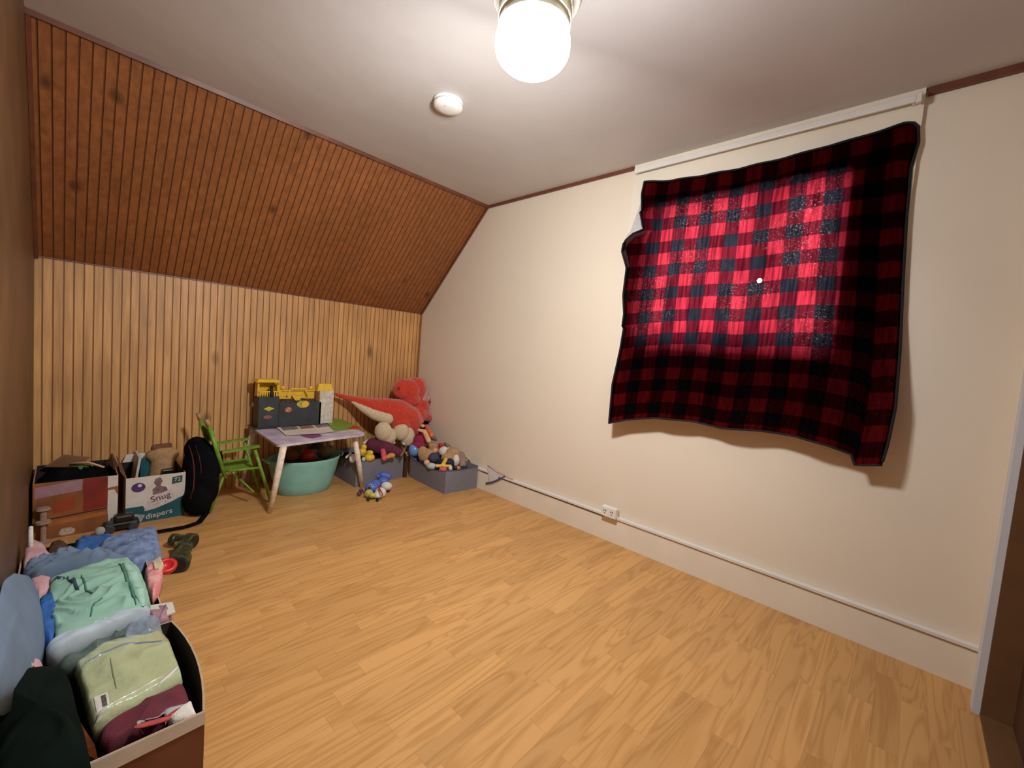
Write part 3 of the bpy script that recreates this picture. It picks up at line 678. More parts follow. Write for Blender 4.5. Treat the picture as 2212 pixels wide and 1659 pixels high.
sheet('picture', [(600, 917), (632, 914), (646, 927), (612, 930)], TZ + .0072, .0008, M['photo_b'], mg)
sheet('picture', [(638, 914), (664, 912), (680, 924), (652, 927)], TZ + .0072, .0008, M['photo_a'], mg)
sheet('picture', [(670, 912), (700, 911), (716, 921), (686, 924)], TZ + .0072, .0008, M['photo_b'], mg)
sheet('loose_page', [(622, 933), (716, 926), (730, 930.5), (690, 936), (618, 940)], TZ + .0085, .001, M['card_white'], mg)
sheet('sticker_sheet', [(648, 941), (690, 938), (696, 942), (676, 947), (664, 946)], TZ + .0004, .0016, M['violet'], None, 'small violet sticker sheet at the front edge of the table', 'sticker')

# ================================================================== TUB with toys
tl, tr_ = at(578, 992, 'z', .25), at(742, 978, 'z', .25); bl_, br_ = at(598, 1057, 'z', 0), at(722, 1046, 'z', 0)
tcn = Vector((.315, (tl.y + tr_.y) / 2, 0)); rt = abs(tr_.y - tl.y) / 2 * .98
tcn.x = max(tcn.x, rt * .62 + .03)
tub = thing('toy_tub', tcn, 'teal rubber tub of toys underneath the table', 'tub')
prof = [(rt * .72, 0), (rt * .74, .003), (rt * .80, .06), (rt * .90, .14), (rt * .97, .215), (rt * 1.0, .235), (rt * .985, .24), (rt * .96, .232), (rt * .93, .20), (rt * .80, .06), (rt * .70, .012), (.001, .010)]
b = MB(); b.lathe([(r, z) for r, z in prof], tcn, 56, sx=.74, sy=1.0); part('body', b, M['teal_tub'], tub, smooth=True)
for s_ in (-1, 1):
    c = tcn + Vector((0, s_ * (rt * 1.0), .228)); b = MB(); b.tube([c + Vector((-.05, 0, 0)), c + Vector((-.03, s_ * .02, .012)), c + Vector((.03, s_ * .02, .012)), c + Vector((.05, 0, 0))], .007, 10); part('handle', b, M['teal_tub'], tub, smooth=True)
def toy(name, blobs, m, label, cat='toy', group=None, voxel=.005, disp=.0015, parts=()):
    """blobs: (u, v, z, ru, rv[, rd]) seen sizes in photo pixels at height z, or ('c', u,v,z,r, u,v,z,r)"""
    def fill(bl, k0=1.0):
        b = MB()
        for q in bl:
            if q[0] == 'c':
                p, w = at(q[1], q[2], 'z', q[3]), at(q[5], q[6], 'z', q[7]); b.cap(p, 1.12 * q[4] * mpp(p), w, 1.12 * q[8] * mpp(w), 14, 16)
            else:
                p = at(q[0], q[1], 'z', q[2]); k = mpp(p) * 1.12; rd = q[5] if len(q) > 5 else (q[3] + q[4]) / 2
                b.ball(p, (q[3] * k, rd * k, q[4] * k), VR)
        return b
    if not parts:
        o = link(name, fill(blobs).bm, m); bake(o, voxel, 3, disp); tag(o, label, cat, group); return o
    p0 = at(blobs[0][1], blobs[0][2], 'z', blobs[0][3]) if blobs[0][0] == 'c' else at(*blobs[0][:2], 'z', blobs[0][2])
    t = thing(name, p0, label, cat, group)
    o = link('body', fill(blobs).bm, m, t); bake(o, voxel, 3, disp)
    for pn, pb, pm in parts: o = link(pn, fill(pb).bm, pm, t); bake(o, voxel * .8, 2, 0)
    return t
GT = 'toys inside the teal tub'
toy('stuffed_toy', [(628, 984, .225, 15, 12), (642, 974, .23, 10, 9)], M['brown'], 'brown stuffed toy at the left inside the teal tub', 'toy', GT)
toy('toy_ball', [(665, 985, .215, 14, 13)], M['red_toy'], 'dark red ball half hidden in the teal tub', 'ball', GT)
toy('stuffed_toy', [(703, 978, .22, 15, 12), (716, 970, .23, 8, 7)], M['olive'], 'olive stuffed toy at the right inside the teal tub', 'toy', GT)
toy('toy_truck', [(684, 966, .235, 13, 9), (675, 972, .23, 9, 8)], M['charcoal'], 'charcoal toy in the middle of the teal tub', 'toy', GT)
# fill cloth so the heap has something under it
o = pad('folded_cloth', [tcn + Vector((math.cos(a) * rt * .60, math.sin(a) * rt * .82, .155)) for a in [2 * math.pi * k / 24 for k in range(24)]], .035, M['dbrown']); tag(o, 'dark brown cloth lying under the toys in the teal tub', 'cloth')

# ================================================================== FABRIC BINS
def bin_(name, c4, h, label, sag=(0, 0, 0, 0), cat='bin', grp=None):
    """open soft box: four floor corners, wall height, per-side sag of the rim"""
    c4 = [Vector((p[0], p[1], 0)) for p in c4]; ctr = sum(c4, Vector()) / 4
    t = thing(name, ctr, label, cat, grp); n = 10; bm = bmesh.new(); out = []; inn = []; ob_ = []; ib = []
    for i in range(4):
        p, q = c4[i], c4[(i + 1) % 4]
        for k in range(n):
            u = k / n; s = 4 * u * (1 - u); base = p.lerp(q, u); nrm = (base - ctr).normalized()
            top = base + Vector((0, 0, h - sag[i] * s)) + nrm * .012 * s
            out.append(bm.verts.new(top)); ob_.append(bm.verts.new(base)); inn.append(bm.verts.new(top - nrm * .008)); ib.append(bm.verts.new(base - nrm * .008 + Vector((0, 0, .006))))
    K = 4 * n
    for i in range(K):
        j = (i + 1) % K
        bm.faces.new((ob_[i], ob_[j], out[j], out[i])); bm.faces.new((out[i], out[j], inn[j], inn[i])); bm.faces.new((inn[i], inn[j], ib[j], ib[i]))
    bm.faces.new(ob_[::-1]); bm.faces.new(ib)
    rim = [v.co.copy() for v in out]
    part_o = link('body', bm, M['grey_fabric'], t)
    b = MB(); b.tube(rim + [rim[0]], .0035, 6); part('rim_binding', b, M['grey_in'], t, smooth=True)
    return t, c4
nr = at(960, 1068, 'z', 0); fr_ = at(1052, 1046, 'z', 0); lf = at(900, 1029, 'z', 0)
print('bin', nr, fr_, lf)
B1 = [(nr.x, nr.y), (nr.x + .015, -.028), (nr.x - .52, -.028), (nr.x - .50, nr.y + .02)]
bin_('fabric_storage_bin', B1, .175, 'grey fabric bin heaped with stuffed toys against the cream wall', (.005, .0, .0, .03))
B1in = B1
n2_ = at(767, 1053, 'z', 0); f2_ = at(884, 1027, 'z', 0)
print('bin2', n2_, f2_)
B2 = [(n2_.x, n2_.y), (n2_.x - .04, nr.y - .035), (.06, nr.y - .035), (.05, n2_.y)]
bin_('fabric_storage_bin', B2, .19, 'grey fabric bin between the teal tub and the corner, under the dinosaur', (.0, .0, .0, .01))

# toys in the right bin
G1 = 'stuffed toys heaped in the bin by the cream wall'
toy('doll', [(908, 950, .30, 13, 13), (904, 962, .26, 13, 8)], M['magenta'], 'black-haired doll in a magenta shirt lying against the dinosaur', 'doll', G1, parts=[
    ('hair', [(906, 926, .37, 12, 13), (916, 914, .39, 9, 8)], M['black']), ('ear', [(913, 920, .405, 4.5, 3.5)], M['peach']),
    ('hand', [('c', 921, 922, .385, 5, 932, 940, .35, 4.5)], M['orange']), ('arm', [('c', 905, 929, .40, 3, 917, 932, .38, 4), ('c', 917, 932, .38, 4.5, 926, 952, .32, 5)], M['peach'])])
toy('glitter_ball', [(896, 972, .22, 12, 13)], M['blue_spark'], 'glittery blue ball at the left of the toy heap', 'ball', G1)
toy('teddy_bear', [(922, 985, .18, 17, 15), (934, 972, .2, 14, 12)], M['tan'], 'brown teddy bear with two round ears facing down in the bin', 'teddy bear', G1, parts=[
    ('ear', [(913, 978, .215, 10, 13, 5)], M['tan']), ('ear', [(934, 966, .235, 11, 9, 5)], M['tan']), ('muzzle', [(940, 973, .225, 6, 5)], M['peach'])])
toy('cloth_ball', [(937, 989, .205, 11, 10)], M['slate'], 'slate blue cloth ball in front of the teddy bear', 'ball', G1)
toy('baby_doll', [(922, 999, .18, 6, 6), (930, 1006, .165, 9, 6)], M['peach'], 'small peach doll head near the front rim of the bin', 'doll', G1, parts=[('bonnet', [(933, 1007, .17, 9, 6)], M['pale_blue'])])
toy('plush_egg', [(959, 975, .23, 10, 10)], M['white_plush'], 'round white plush beside the teddy ears', 'stuffed toy', G1)
toy('teddy_bear', [(978, 980, .22, 15, 12), (968, 990, .19, 14, 10)], M['tan'], 'tan teddy bear lying on its back with white feet', 'teddy bear', G1, parts=[('foot', [(985, 995, .20, 7, 12)], M['white_plush']), ('foot', [(969, 972, .24, 4, 5)], M['white_plush'])])
toy('teddy_bear', [(976, 957, .25, 15, 12), (988, 965, .23, 10, 9)], M['tan'], 'light brown bear at the back of the heap with a reddish ear', 'teddy bear', G1, parts=[('ear', [(963, 946, .285, 5, 4)], M['brown'])])
toy('stuffed_animal', [('c', 938, 944, .28, 6, 958, 952, .26, 8), ('c', 958, 952, .26, 6, 972, 968, .24, 4)], M['taupe'], 'taupe stuffed animal stretched along the top of the heap', 'stuffed toy', G1, parts=[('scarf', [(952, 962, .25, 5, 5)], M['red_toy'])])
toy('toy_shark_fin', [('c', 990, 944, .285, 2.5, 995, 960, .25, 5)], M['slate'], 'pointed blue-grey fin sticking up behind the white cone', 'stuffed toy', G1)
toy('plush_horn', [('c', 1004, 959, .25, 2.5, 991, 973, .225, 6)], M['white_plush'], 'white cone-shaped plush horn pointing to the wall', 'stuffed toy', G1)
toy('toy_boomerang', [('c', 1004, 978, .21, 4, 1019, 988, .18, 5), ('c', 1019, 988, .18, 5, 1013, 999, .17, 4)], M['brown'], 'brown curved toy with cream stripe at the right end of the bin', 'toy', G1, parts=[('stripe', [('c', 1006, 984, .212, 2.2, 1014, 992, .195, 2.2)], M['beige_plush'])])
toy('stuffed_animal', [('c', 997, 985, .2, 9, 999, 1004, .165, 7)], M['taupe'], 'pinkish taupe stuffed animal right of the white foot', 'stuffed toy', G1)
toy('toy_hammer', [('c', 943, 1006, .185, 3.2, 973, 1007, .185, 3.2), ('c', 963, 993, .215, 4, 956, 1005, .19, 4)], M['yellow'], 'yellow T-shaped toy hammer in the middle of the front rim', 'toy', G1)
toy('cloth_pouch', [(971, 999, .19, 10, 8), (960, 999, .18, 10, 7)], M['navy'], 'navy cloth pouch behind the yellow hammer', 'pouch', G1)
toy('toy_block', [(957, 1014, .165, 8, 5)], M['pink_toy'], 'pink and red toy block at the front corner of the bin', 'toy', G1)
toy('plush_ball', [(973, 1012, .17, 4, 5)], M['white_plush'], 'tiny white pom-pom right of the pink block', 'pom-pom', G1)
toy('toy_bee', [(983, 1011, .17, 5, 4)], M['black_gloss'], 'small black and yellow bee toy on the front rim', 'toy', G1, parts=[('stripe', [(990, 1011, .17, 5, 4)], M['mustard'])])
o = pad('folded_cloth', [Vector((B1[0][0] - .025, B1[0][1] + .03, .10)), Vector((B1[1][0] - .03, -.06, .10)), Vector((B1[2][0] + .04, -.06, .10)), Vector((B1[3][0] + .04, B1[3][1] + .03, .10))], .07, M['navy'], fold=.012); tag(o, 'navy cloth filling the bottom of the heaped toy bin', 'cloth')
# toys in the left bin
G2 = 'toys in the bin under the dinosaur'
toy('stuffed_animal', [('c', 805, 962, .25, 14, 830, 968, .24, 15), ('c', 830, 968, .24, 15, 862, 978, .22, 8)], M['maroon'], 'large maroon plush across the bin beside the tub', 'stuffed toy', G2)
toy('rubber_duck', [(783, 977, .22, 8, 9), (786, 966, .25, 6, 6)], M['yellow'], 'yellow duck toy nearest the table leg', 'toy', G2)
toy('rubber_duck', [(798, 988, .21, 10, 8), (799, 978, .23, 7, 5)], M['yellow'], 'yellow duck toy at the front rim of the bin beside the tub', 'toy', G2)
toy('toy_cylinder', [('c', 827, 974, .235, 5, 830, 990, .2, 5.5)], M['pink_toy'], 'pinkish red knobbly toy standing in front of the maroon plush', 'toy', G2)
toy('stuffed_animal', [(845, 984, .215, 8, 5), (838, 987, .21, 5, 4)], M['mustard'], 'mustard yellow plush peeking over the bin rim', 'stuffed toy', G2)
toy('toy_penguin', [('c', 748, 988, .21, 2.5, 757, 979, .23, 2.5), (762, 990, .21, 7, 9)], M['white_plush'], 'white plush with a curled arm beside the tub rim', 'stuffed toy', G2)
toy('plush_ear', [(785, 992, .205, 4, 5)], M['pale_blue'], 'small pale blue plush tip between the two yellow ducks', 'stuffed toy', G2)
toy('toy_bone', [('c', 787, 957, .27, 3, 795, 951, .285, 2.5)], M['white_plush'], 'short white bone-shaped toy behind the yellow duck', 'toy', G2)
o = pad('folded_cloth', [Vector((B2[0][0] - .03, B2[0][1] + .03, .12)), Vector((B2[1][0] - .03, B2[1][1] - .03, .12)), Vector((B2[2][0] + .03, B2[2][1] - .03, .12)), Vector((B2[3][0] + .03, B2[3][1] + .03, .12))], .06, M['black'], fold=.012); tag(o, 'black cloth filling the bin under the dinosaur', 'cloth')
sb_ = thing('book', at(876, 1015, 'z', 0), 'dark brown book wedged upright between the two grey bins', 'book')
p = at(882, 1022, 'z', 0)
gy0, gy1 = B2[1][1] + .008, B1[0][1] - .004
b = MB(); b.box((.30, gy0, 0), (.44, gy1 - .0, .205), bevel=.003); part('cover', b, M['dbrown'], sb_)
b = MB(); b.box((.305, gy0 + .004, .2045), (.437, gy1 - .004, .2062)); part('pages', b, M['paper'], sb_)
p = at(878, 1014, 'z', .02); b = MB(); b.ball((B2[1][0] + .03, p.y, .016), .016, seg=16); tag(link('marble', b.bm, mat('grey_pink_glass', (.4, .3, .33), .3), smooth=True), 'small greyish pink ball on the floor between the bins', 'ball')
b = MB(); q = [at(866, 962, 'z', .25), at(872, 972, 'z', .24), at(881, 985, 'z', .205)]; b.tube(q, .006, 8); q = [at(878, 958, 'z', .25), at(874, 972, 'z', .235), at(866, 985, 'z', .21)]; b.tube(q, .008, 8); tag(link('strap', b.bm, M['olive'], smooth=True), 'olive webbing strap hanging between the two grey bins', 'strap')

# ================================================================== RED DINOSAUR
def X(u, v, x): return at(u, v, 'x', x)
dn = thing('dinosaur_plush', X(870, 960, .28), 'big red plush dinosaur with beige belly lying on the bins in the corner', 'stuffed toy')
b = MB()
tail = [(726, 851, .10, 4), (745, 858, .12, 6), (768, 866, .15, 10), (790, 873, .18, 14), (812, 880, .21, 19), (835, 884, .235, 24)]
P = [(X(u, v, x), r * mpp(X(u, v, x))) for u, v, x, r in tail]
for (p, r), (q, s) in zip(P, P[1:]): b.cap(p, r, q, s, 16, 5)
body = [(835, 884, .235, 24), (858, 892, .25, 30), (880, 905, .265, 30), (893, 925, .27, 24)]
P = [(X(u, v, x), r * mpp(X(u, v, x))) for u, v, x, r in body]
for (p, r), (q, s) in zip(P, P[1:]): b.cap(p, r, q, s, 20, 5)
for u, v, x, r in ((900, 895, .24, 22), (908, 880, .22, 20)): p = X(u, v, x); b.ball(p, r * mpp(p))
p, q = X(904, 890, .25), X(924, 901, .25); b.cap(p, 15 * mpp(p), q, 10 * mpp(q))          # arm
p = X(866, 915, .30); b.ball(p, 22 * mpp(p))                                             # thigh
soft('body', b, M['red_plush'], dn, .008, 5, .003, 60)
b = MB()
for u, v, x, ru, rv in ((880, 843, .22, 27, 25), (896, 838, .21, 25, 24), (866, 841, .22, 18, 20), (906, 832, .20, 15, 17), (886, 862, .22, 22, 17), (902, 856, .21, 14, 20), (870, 826, .22, 10, 8)):
    p = X(u, v, x); k = mpp(p); b.ball(p, (ru * k, min(ru, 22) * k, rv * k), VR)
hd = soft('head', b, M['red_plush'], dn, .007, 6, .003, 50)
b = MB()
for u, v, x, ru, rv in ((916, 852, .225, 10, 15), (922, 860, .225, 9, 9), (912, 862, .225, 9, 10), (916, 840, .215, 6, 9)):
    p = X(u, v, x); k = mpp(p); b.ball(p, (ru * k, ru * k, rv * k), VR)
soft('mouth', b, mat('dusty_rose_lining', (.34, .12, .11), .9, .5, 60, c2=(.55, .40, .37)), hd, .005, 3, label='dusty rose mouth lining')
b = MB(); p0_, p1_ = X(905, 876, .215), X(926, 868, .215)
b.cap(p0_, 8 * mpp(p0_), p1_, 6 * mpp(p1_)); soft('jaw', b, mat('dark_red_plush', (.34, .03, .016), .95, .2, 60), hd, .006, 3)
def teeth(a, c, n, k=2.2):
    b = MB()
    for i in range(n):
        p = a.lerp(c, i / (n - 1)); r = k * mpp(p); b.lathe([(r, r), (r * .6, 0), (.0005, -r * 1.2)], p, 8)
    return b
part('teeth', teeth(X(913, 838, .245), X(903, 867, .262), 6), M['white_plush'], hd); part('teeth', teeth(X(906, 869, .255), X(928, 861, .245), 5), M['white_plush'], hd)
b = MB(); p = X(862, 838, .30); b.ball(p, .007); part('eye', b, M['black_gloss'], hd, smooth=True)
# beige belly strip under the tail, beige feet soles
b = MB(); bel = [(760, 867, .158, 3.5), (785, 882, .20, 9), (810, 895, .245, 13), (836, 903, .285, 15)]
P = [(X(u, v, x), r * mpp(X(u, v, x))) for u, v, x, r in bel]
for (p, r), (q, s) in zip(P, P[1:]): b.cap(p, r, q, s, 16, 5)
soft('belly', b, M['beige_plush'], dn, .007, 4, .001, 60)
for nm, c, tp, toes in (('foot', [(828, 932, .33, 19, 21), (838, 942, .33, 18, 20)], 0, [(842, 960), (850, 956)]), ('foot', [(866, 932, .35, 17, 20), (879, 943, .35, 17, 22)], 0, [(880, 960), (889, 956), (873, 958)])):
    b = MB()
    for u, v, x, ru, rv in c: p = X(u, v, x); k = mpp(p); b.ball(p, (ru * k, ru * k * .75, rv * k), VR)
    ft = soft(nm, b, M['beige_plush'], dn, .006, 4, .001, 60)
    b = MB()
    for u, v in toes: p = X(u, v, c[0][2] + .01); b.ball(p, 4.2 * mpp(p))
    soft('toes', b, M['white_plush'], ft, .004, 1)

# ================================================================== SHARK TOY
sh = thing('shark_toy', at(812, 1075, 'z', 0), 'blue and white toy shark with red toothed mouth on the floor', 'toy')
def Zb(u, v, z, ru, rv, rd=None): p = at(u, v, 'z', z); k = mpp(p); return p, (ru * k, (rd or (ru + rv) / 2) * k, rv * k)
def blobs(lst):
    b = MB()
    for q in lst: p, r = Zb(*q); b.ball(p, r, VR)
    return b
soft('body', blobs([(803, 1053, .055, 15, 12), (810, 1046, .065, 12, 10), (828, 1040, .06, 12, 10)]), M['blue_toy'], sh, .004, 3)
soft('belly', blobs([(822, 1064, .035, 12, 11), (835, 1050, .045, 12, 9), (815, 1070, .025, 9, 7)]), M['white_plush'], sh, .004, 3, label='cream underside')
soft('cheek', blobs([(797, 1066, .035, 9, 9), (804, 1070, .03, 8, 6)]), mat('yellow_green_toy', (.55, .48, .08), .5, .3, 60), sh, .004, 2, label='yellow patch')
soft('tail_fin', blobs([(828, 1026, .085, 10, 7), (838, 1029, .075, 8, 8), (817, 1029, .075, 6, 4)]), M['blue_toy'], sh, .004, 2)
b = MB(); q = [at(818, 1052, 'z', .085), at(822, 1060, 'z', .072), at(827, 1067, 'z', .055), at(825, 1071, 'z', .045)]; b.tube(q, .005, 8); part('mouth', b, M['red_toy'], sh, smooth=True)
b = MB()
for i in range(5): p = at(823 + i * 1.6, 1057 + i * 3.4, 'z', .076 - i * .006); b.lathe([(.004, .0), (.0005, .008)], p, 6)
part('teeth', b, M['white_plush'], sh)
p = at(800, 1049, 'z', .088); b = MB(); b.ball(p, .011); ey = part('eye', b, M['pale_blue'], sh, smooth=True); b = MB(); b.ball(p + (CAM - p).normalized() * .0075, .006); part('pupil', b, M['black_gloss'], ey, smooth=True)
for u, v in ((795, 1079), (815, 1080), (838, 1060)):
    p = at(u, v, 'z', .012); b = MB(); b.lathe([(.012, -.006), (.014, -.003), (.014, .003), (.012, .006)], (p.x, p.y, .014), 16, rot=Matrix.Rotation(math.pi / 2, 3, 'X')); part('wheel', b, M['black_gloss'], sh)
soft('tail_handle', blobs([(780, 1060, .03, 5, 4), (776, 1066, .022, 5, 4)]), M['glitter'], sh, .004, 1)

# ================================================================== GREEN FOLDING CHAIR (faces the table end)
XN, XF = .47, .24
gc_ = thing('folding_chair', (.36, -1.50, 0), 'green child-size folding chair between backpack and table', 'chair')
def rod(name, pts, r, m=M['green']): b = MB(); b.tube(pts, r, 10); return part(name, b, m, gc_, smooth=True)
def XX(u, v, x): return at(u, v, 'x', x)
for x in (XN, XF):
    dx = x - XN
    a = XX(452, 921, XN); c = XX(487, 1033, XN)
    rod('back_post', [(x, a.y, a.z), (x, c.y, c.z)], .0115)
    e = XX(446, 906, XN); rod('post_tip', [(x, a.y - .0, a.z), (x, e.y, e.z)], .0118, M['wood_tip'])
    f = XX(479, 975, XN); g = XX(560, 962, XN); b = MB(); d = Vector((0, g.y - f.y, g.z - f.z))
    b.hexa([(x - .018, f.y, f.z - .010), (x + .018, f.y, f.z - .010), (x + .018, f.y, f.z + .002), (x - .018, f.y, f.z + .002), (x - .018, g.y, g.z - .010), (x + .018, g.y, g.z - .010), (x + .018, g.y, g.z + .002), (x - .018, g.y, g.z + .002)]); part('armrest', b, M['green'], gc_)
    h = XX(551, 972, XN); k = XX(586, 1066, XN); k.z = max(k.z, .009); rod('front_leg', [(x, h.y, h.z), (x, k.y, .009)], .010)
    s0 = XX(482, 1022, XN); s1 = XX(449, 1118, XN); s2 = Vector((x, s0.y - .06, .009)); rod('rear_leg', [(x, s0.y + .01, s0.z), s2], .008)
    m0 = XX(492, 1018, XN); m1 = XX(560, 1010, XN); rod('seat_rail', [(x, m0.y, m0.z), (x, m1.y, m1.z)], .0075)
m0 = XX(494, 1018, XN); m1 = XX(558, 1010, XN)
b = MB(); nseg = 8; pts = []
for i in range(nseg + 1):
    t = i / nseg; x = XF + (XN - XF) * t; s = -.022 * 4 * t * (1 - t); pts.append((x, s))
for (xa, sa), (xb, sb2) in zip(pts, pts[1:]):
    b.hexa([(xa, m0.y, m0.z + sa), (xb, m0.y, m0.z + sb2), (xb, m1.y, m1.z + sb2), (xa, m1.y, m1.z + sa), (xa, m0.y, m0.z + sa + .004), (xb, m0.y, m0.z + sb2 + .004), (xb, m1.y, m1.z + sb2 + .004), (xa, m1.y, m1.z + sa + .004)])
part('seat', b, M['green_fab'], gc_)
a = XX(457, 932, XN); c = XX(474, 968, XN); b = MB(); b.hexa([(XF, a.y - .003, a.z), (XN, a.y - .003, a.z), (XN, a.y + .003, a.z), (XF, a.y + .003, a.z), (XF, c.y - .003, c.z), (XN, c.y - .003, c.z), (XN, c.y + .003, c.z), (XF, c.y + .003, c.z)]); part('backrest', b, M['green_fab'], gc_)
k1 = XX(520, 1003, XN - .02)
rod('cross_brace', [(XF, m0.y + .02, m0.z - .01), (XN, m1.y - .02, .09)], .006); rod('cross_brace', [(XN, m0.y + .02, m0.z - .01), (XF, m1.y - .02, .09)], .006)

# ================================================================== BACKPACK
bp_ = thing('backpack', XX(430, 1110, .42), 'black backpack with dark red piping leaning beside the green chair', 'backpack')
b = MB()
for u, v, x, ru, rv in ((426, 972, .36, 27, 30), (436, 1008, .40, 40, 50), (434, 1050, .43, 38, 48), (424, 1084, .47, 30, 32), (452, 1000, .40, 30, 40), (420, 1030, .42, 20, 40)):
    p = XX(u, v, x); k = mpp(p); b.ball(p, (ru * k, ru * k * .55, rv * k), VR)
bo = soft('body', b, M['black'], bp_, .010, 5, .004, 20)
for v_ in bo.data.vertices: 
    if v_.co.z < .002: v_.co.z = .002
def on_front(o, u, v):
    d = (at(u, v, 'x', .2) - CAM).normalized(); ok, loc, nn, ix = o.ray_cast(CAM, d)
    return loc + nn * .001 if ok else XX(u, v, .47)
bpy.context.view_layer.update()
b = MB(); b.tube([on_front(bo, u, v) for u, v in ((408, 962), (415, 982), (419, 1005), (420, 1030), (418, 1055), (412, 1078))], .0035, 8); part('piping', b, mat('dark_red_piping', (.10, .008, .010), .7), bp_, 'dark red piping', smooth=True)
b = MB(); b.tube([on_front(bo, u, v) for u, v in ((422, 962), (430, 985), (434, 1005), (435, 1025))], .003, 8); part('piping', b, mat('dim_red_piping', (.06, .006, .008), .7), bp_, smooth=True)
st = [XX(466, 1060, .44)] + pz([(452, 1100), (430, 1128), (400, 1138), (330, 1150), (240, 1163), (150, 1178), (70, 1192)], .010)
b = MB()
for i in range(len(st) - 1):
    p, q = st[i], st[i + 1]; d = (q - p).normalized(); s = d.cross(Vector((0, 0, 1))).normalized() * .014; u_ = Vector((0, 0, .003))
    b.hexa([p - s - u_, p + s - u_, q + s - u_, q - s - u_, p - s + u_, p + s + u_, q + s + u_, q - s + u_])
part('strap', b, M['black'], bp_)
b = MB(); p = XX(462, 972, .41); b.box(p - Vector((.004, .006, .006)), p + Vector((.004, .006, .006))); part('zip_pull', b, M['metal'], bp_)
br = thing('stuffed_animal', (.13, -1.86, 0), 'brown plush slumped at the back of the open diaper carton', 'stuffed toy')
b = MB(); p = XX(352, 982, .12)
b.ball(p, (.05, .08, .05)); b.cap((p.x, p.y, p.z - .05), .06, (p.x, p.y - .005, .10), .07); soft('body', b, M['tan'], br, .008, 4); 
b = MB(); q = XX(335, 968, .12); b.cap(q, .022, XX(365, 962, .12), .018); soft('arm', b, M['brown'], br, .006, 3)

# ================================================================== DIAPER CARTON
dr0 = at(397, 1110, 'z', 0); dl0 = at(271, 1137, 'z', 0); DX = (dr0.x + dl0.x) / 2 + .0; DY1, DY0 = dr0.y, dl0.y
DH = at(398, 1020, 'x', DX).z
print('diaper', DX, DY0, DY1, DH)
def carton(name, x0, y0, x1, y1, h, m_out, label, wall=.004, bow=0, z0=.0, grp=None):
    t = thing(name, ((x0 + x1) / 2, (y0 + y1) / 2, 0), label, 'box', grp)
    bm = bmesh.new(); n = 8; O = []
    c = [(x1, y0), (x1, y1), (x0, y1), (x0, y0)]; ctr = Vector(((x0 + x1) / 2, (y0 + y1) / 2))
    for i in range(4):
        p, q = Vector(c[i]), Vector(c[(i + 1) % 4]); e = (q - p); nr_ = Vector((e.y, -e.x)).normalized()
        if (p.lerp(q, .5) + nr_ * .1 - ctr).length < (p.lerp(q, .5) - ctr).length: nr_ = -nr_
        for k in range(n):
            u = k / n; bb = bow if i == 1 else 0
            O.append((p.lerp(q, u), nr_ * bb * 4 * u * (1 - u)))
    K = len(O); ob2 = [bm.verts.new((p.x, p.y, 0)) for p, d in O]; ot2 = [bm.verts.new((p.x + d.x, p.y + d.y, h)) for p, d in O]
    def inset(p): d = ctr - p; return p + Vector((math.copysign(wall, d.x), math.copysign(wall, d.y)))
    it = [bm.verts.new((*(inset(p) + d), h)) for p, d in O]; ib = [bm.verts.new((*inset(p), wall)) for p, d in O]
    for i in range(K):
        j = (i + 1) % K
        f = bm.faces.new((ob2[i], ob2[j], ot2[j], ot2[i])); f.material_index = 0
        f = bm.faces.new((ot2[i], ot2[j], it[j], it[i])); f.material_index = 2
        f = bm.faces.new((it[i], it[j], ib[j], ib[i])); f.material_index = 1
    bm.faces.new(ob2[::-1]).material_index = 0; bm.faces.new(ib).material_index = 1
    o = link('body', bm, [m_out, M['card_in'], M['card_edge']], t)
    return t
dbx = carton('diaper_carton', .045, DY0, DX, DY1, DH, M['card_white'], 'white and teal diaper carton with open top by the beadboard wall')
FXp = DX + .0006
def facep(u, v): p = at(u, v, 'x', DX); return p
def decal_poly(name, pts, m, x, par, label=None, t=.0007):
    b = MB(); b.slab([(x, at(u, v, 'x', DX).y, at(u, v, 'x', DX).z) for u, v in pts], (1, 0, 0), t); return part(name, b, m, par, label)
yc_, zw = DY1 - DY0, DH
def dq(sy, sz): return (FXp, DY0 + sy * (DY1 - DY0), sz * DH)
b = MB(); b.slab([dq(.0, .0), dq(1, .0), dq(1, .47), dq(.9, .44), dq(.75, .36), dq(.5, .27), dq(.33, .24), dq(.28, .36), dq(.0, .36)], (1, 0, 0), .0006); part('teal_band', b, M['teal_print'], dbx, 'teal printed band')
b = MB(); b.slab([dq(.30, .245), dq(.5, .29), dq(.75, .38), dq(.82, .46), dq(.76, .66), dq(.45, .55), dq(.35, .42)], (1, 0, 0), .0012); part('brand_panel', b, mat('pale_pink_panel', (.62, .54, .54), .6, .2, 60), dbx)
b = MB(); b.slab([dq(.0, .02), dq(.26, .02), dq(.32, .16), dq(.10, .22), dq(.0, .22)], (1, 0, 0), .0012); part('printed_patch', b, mat('grey_print_patch', (.36, .37, .37), .6, .5, 60), dbx)
RT = Matrix.Rotation(.22, 3, 'X')
text('lettering', 'Snug', .046, dq(.57, .50)[0:3] and Vector(dq(.57, .50)) + Vector((.0014, 0, 0)), RT @ R_X, mat('dark_plum_print', (.06, .015, .035), .6), dbx)
text('lettering', 'soft', .022, Vector(dq(.50, .37)) + Vector((.0014, 0, 0)), RT @ R_X, mat('apricot_print', (.55, .33, .16), .6), dbx)
text('lettering', 'diapers', .040, Vector(dq(.55, .13)) + Vector((.0010, 0, 0)), Matrix.Rotation(.12, 3, 'X') @ R_X, M['card_white'], dbx)
b = MB(); b.lathe([(.026, 0), (.026, .001)], (0, 0, 0), 28)
for v_ in b.bm.verts: X_, Y_, Z_ = v_.co; v_.co = Vector(dq(.20, .78)) + Vector((Z_, X_ * 1.1, Y_ * .95))
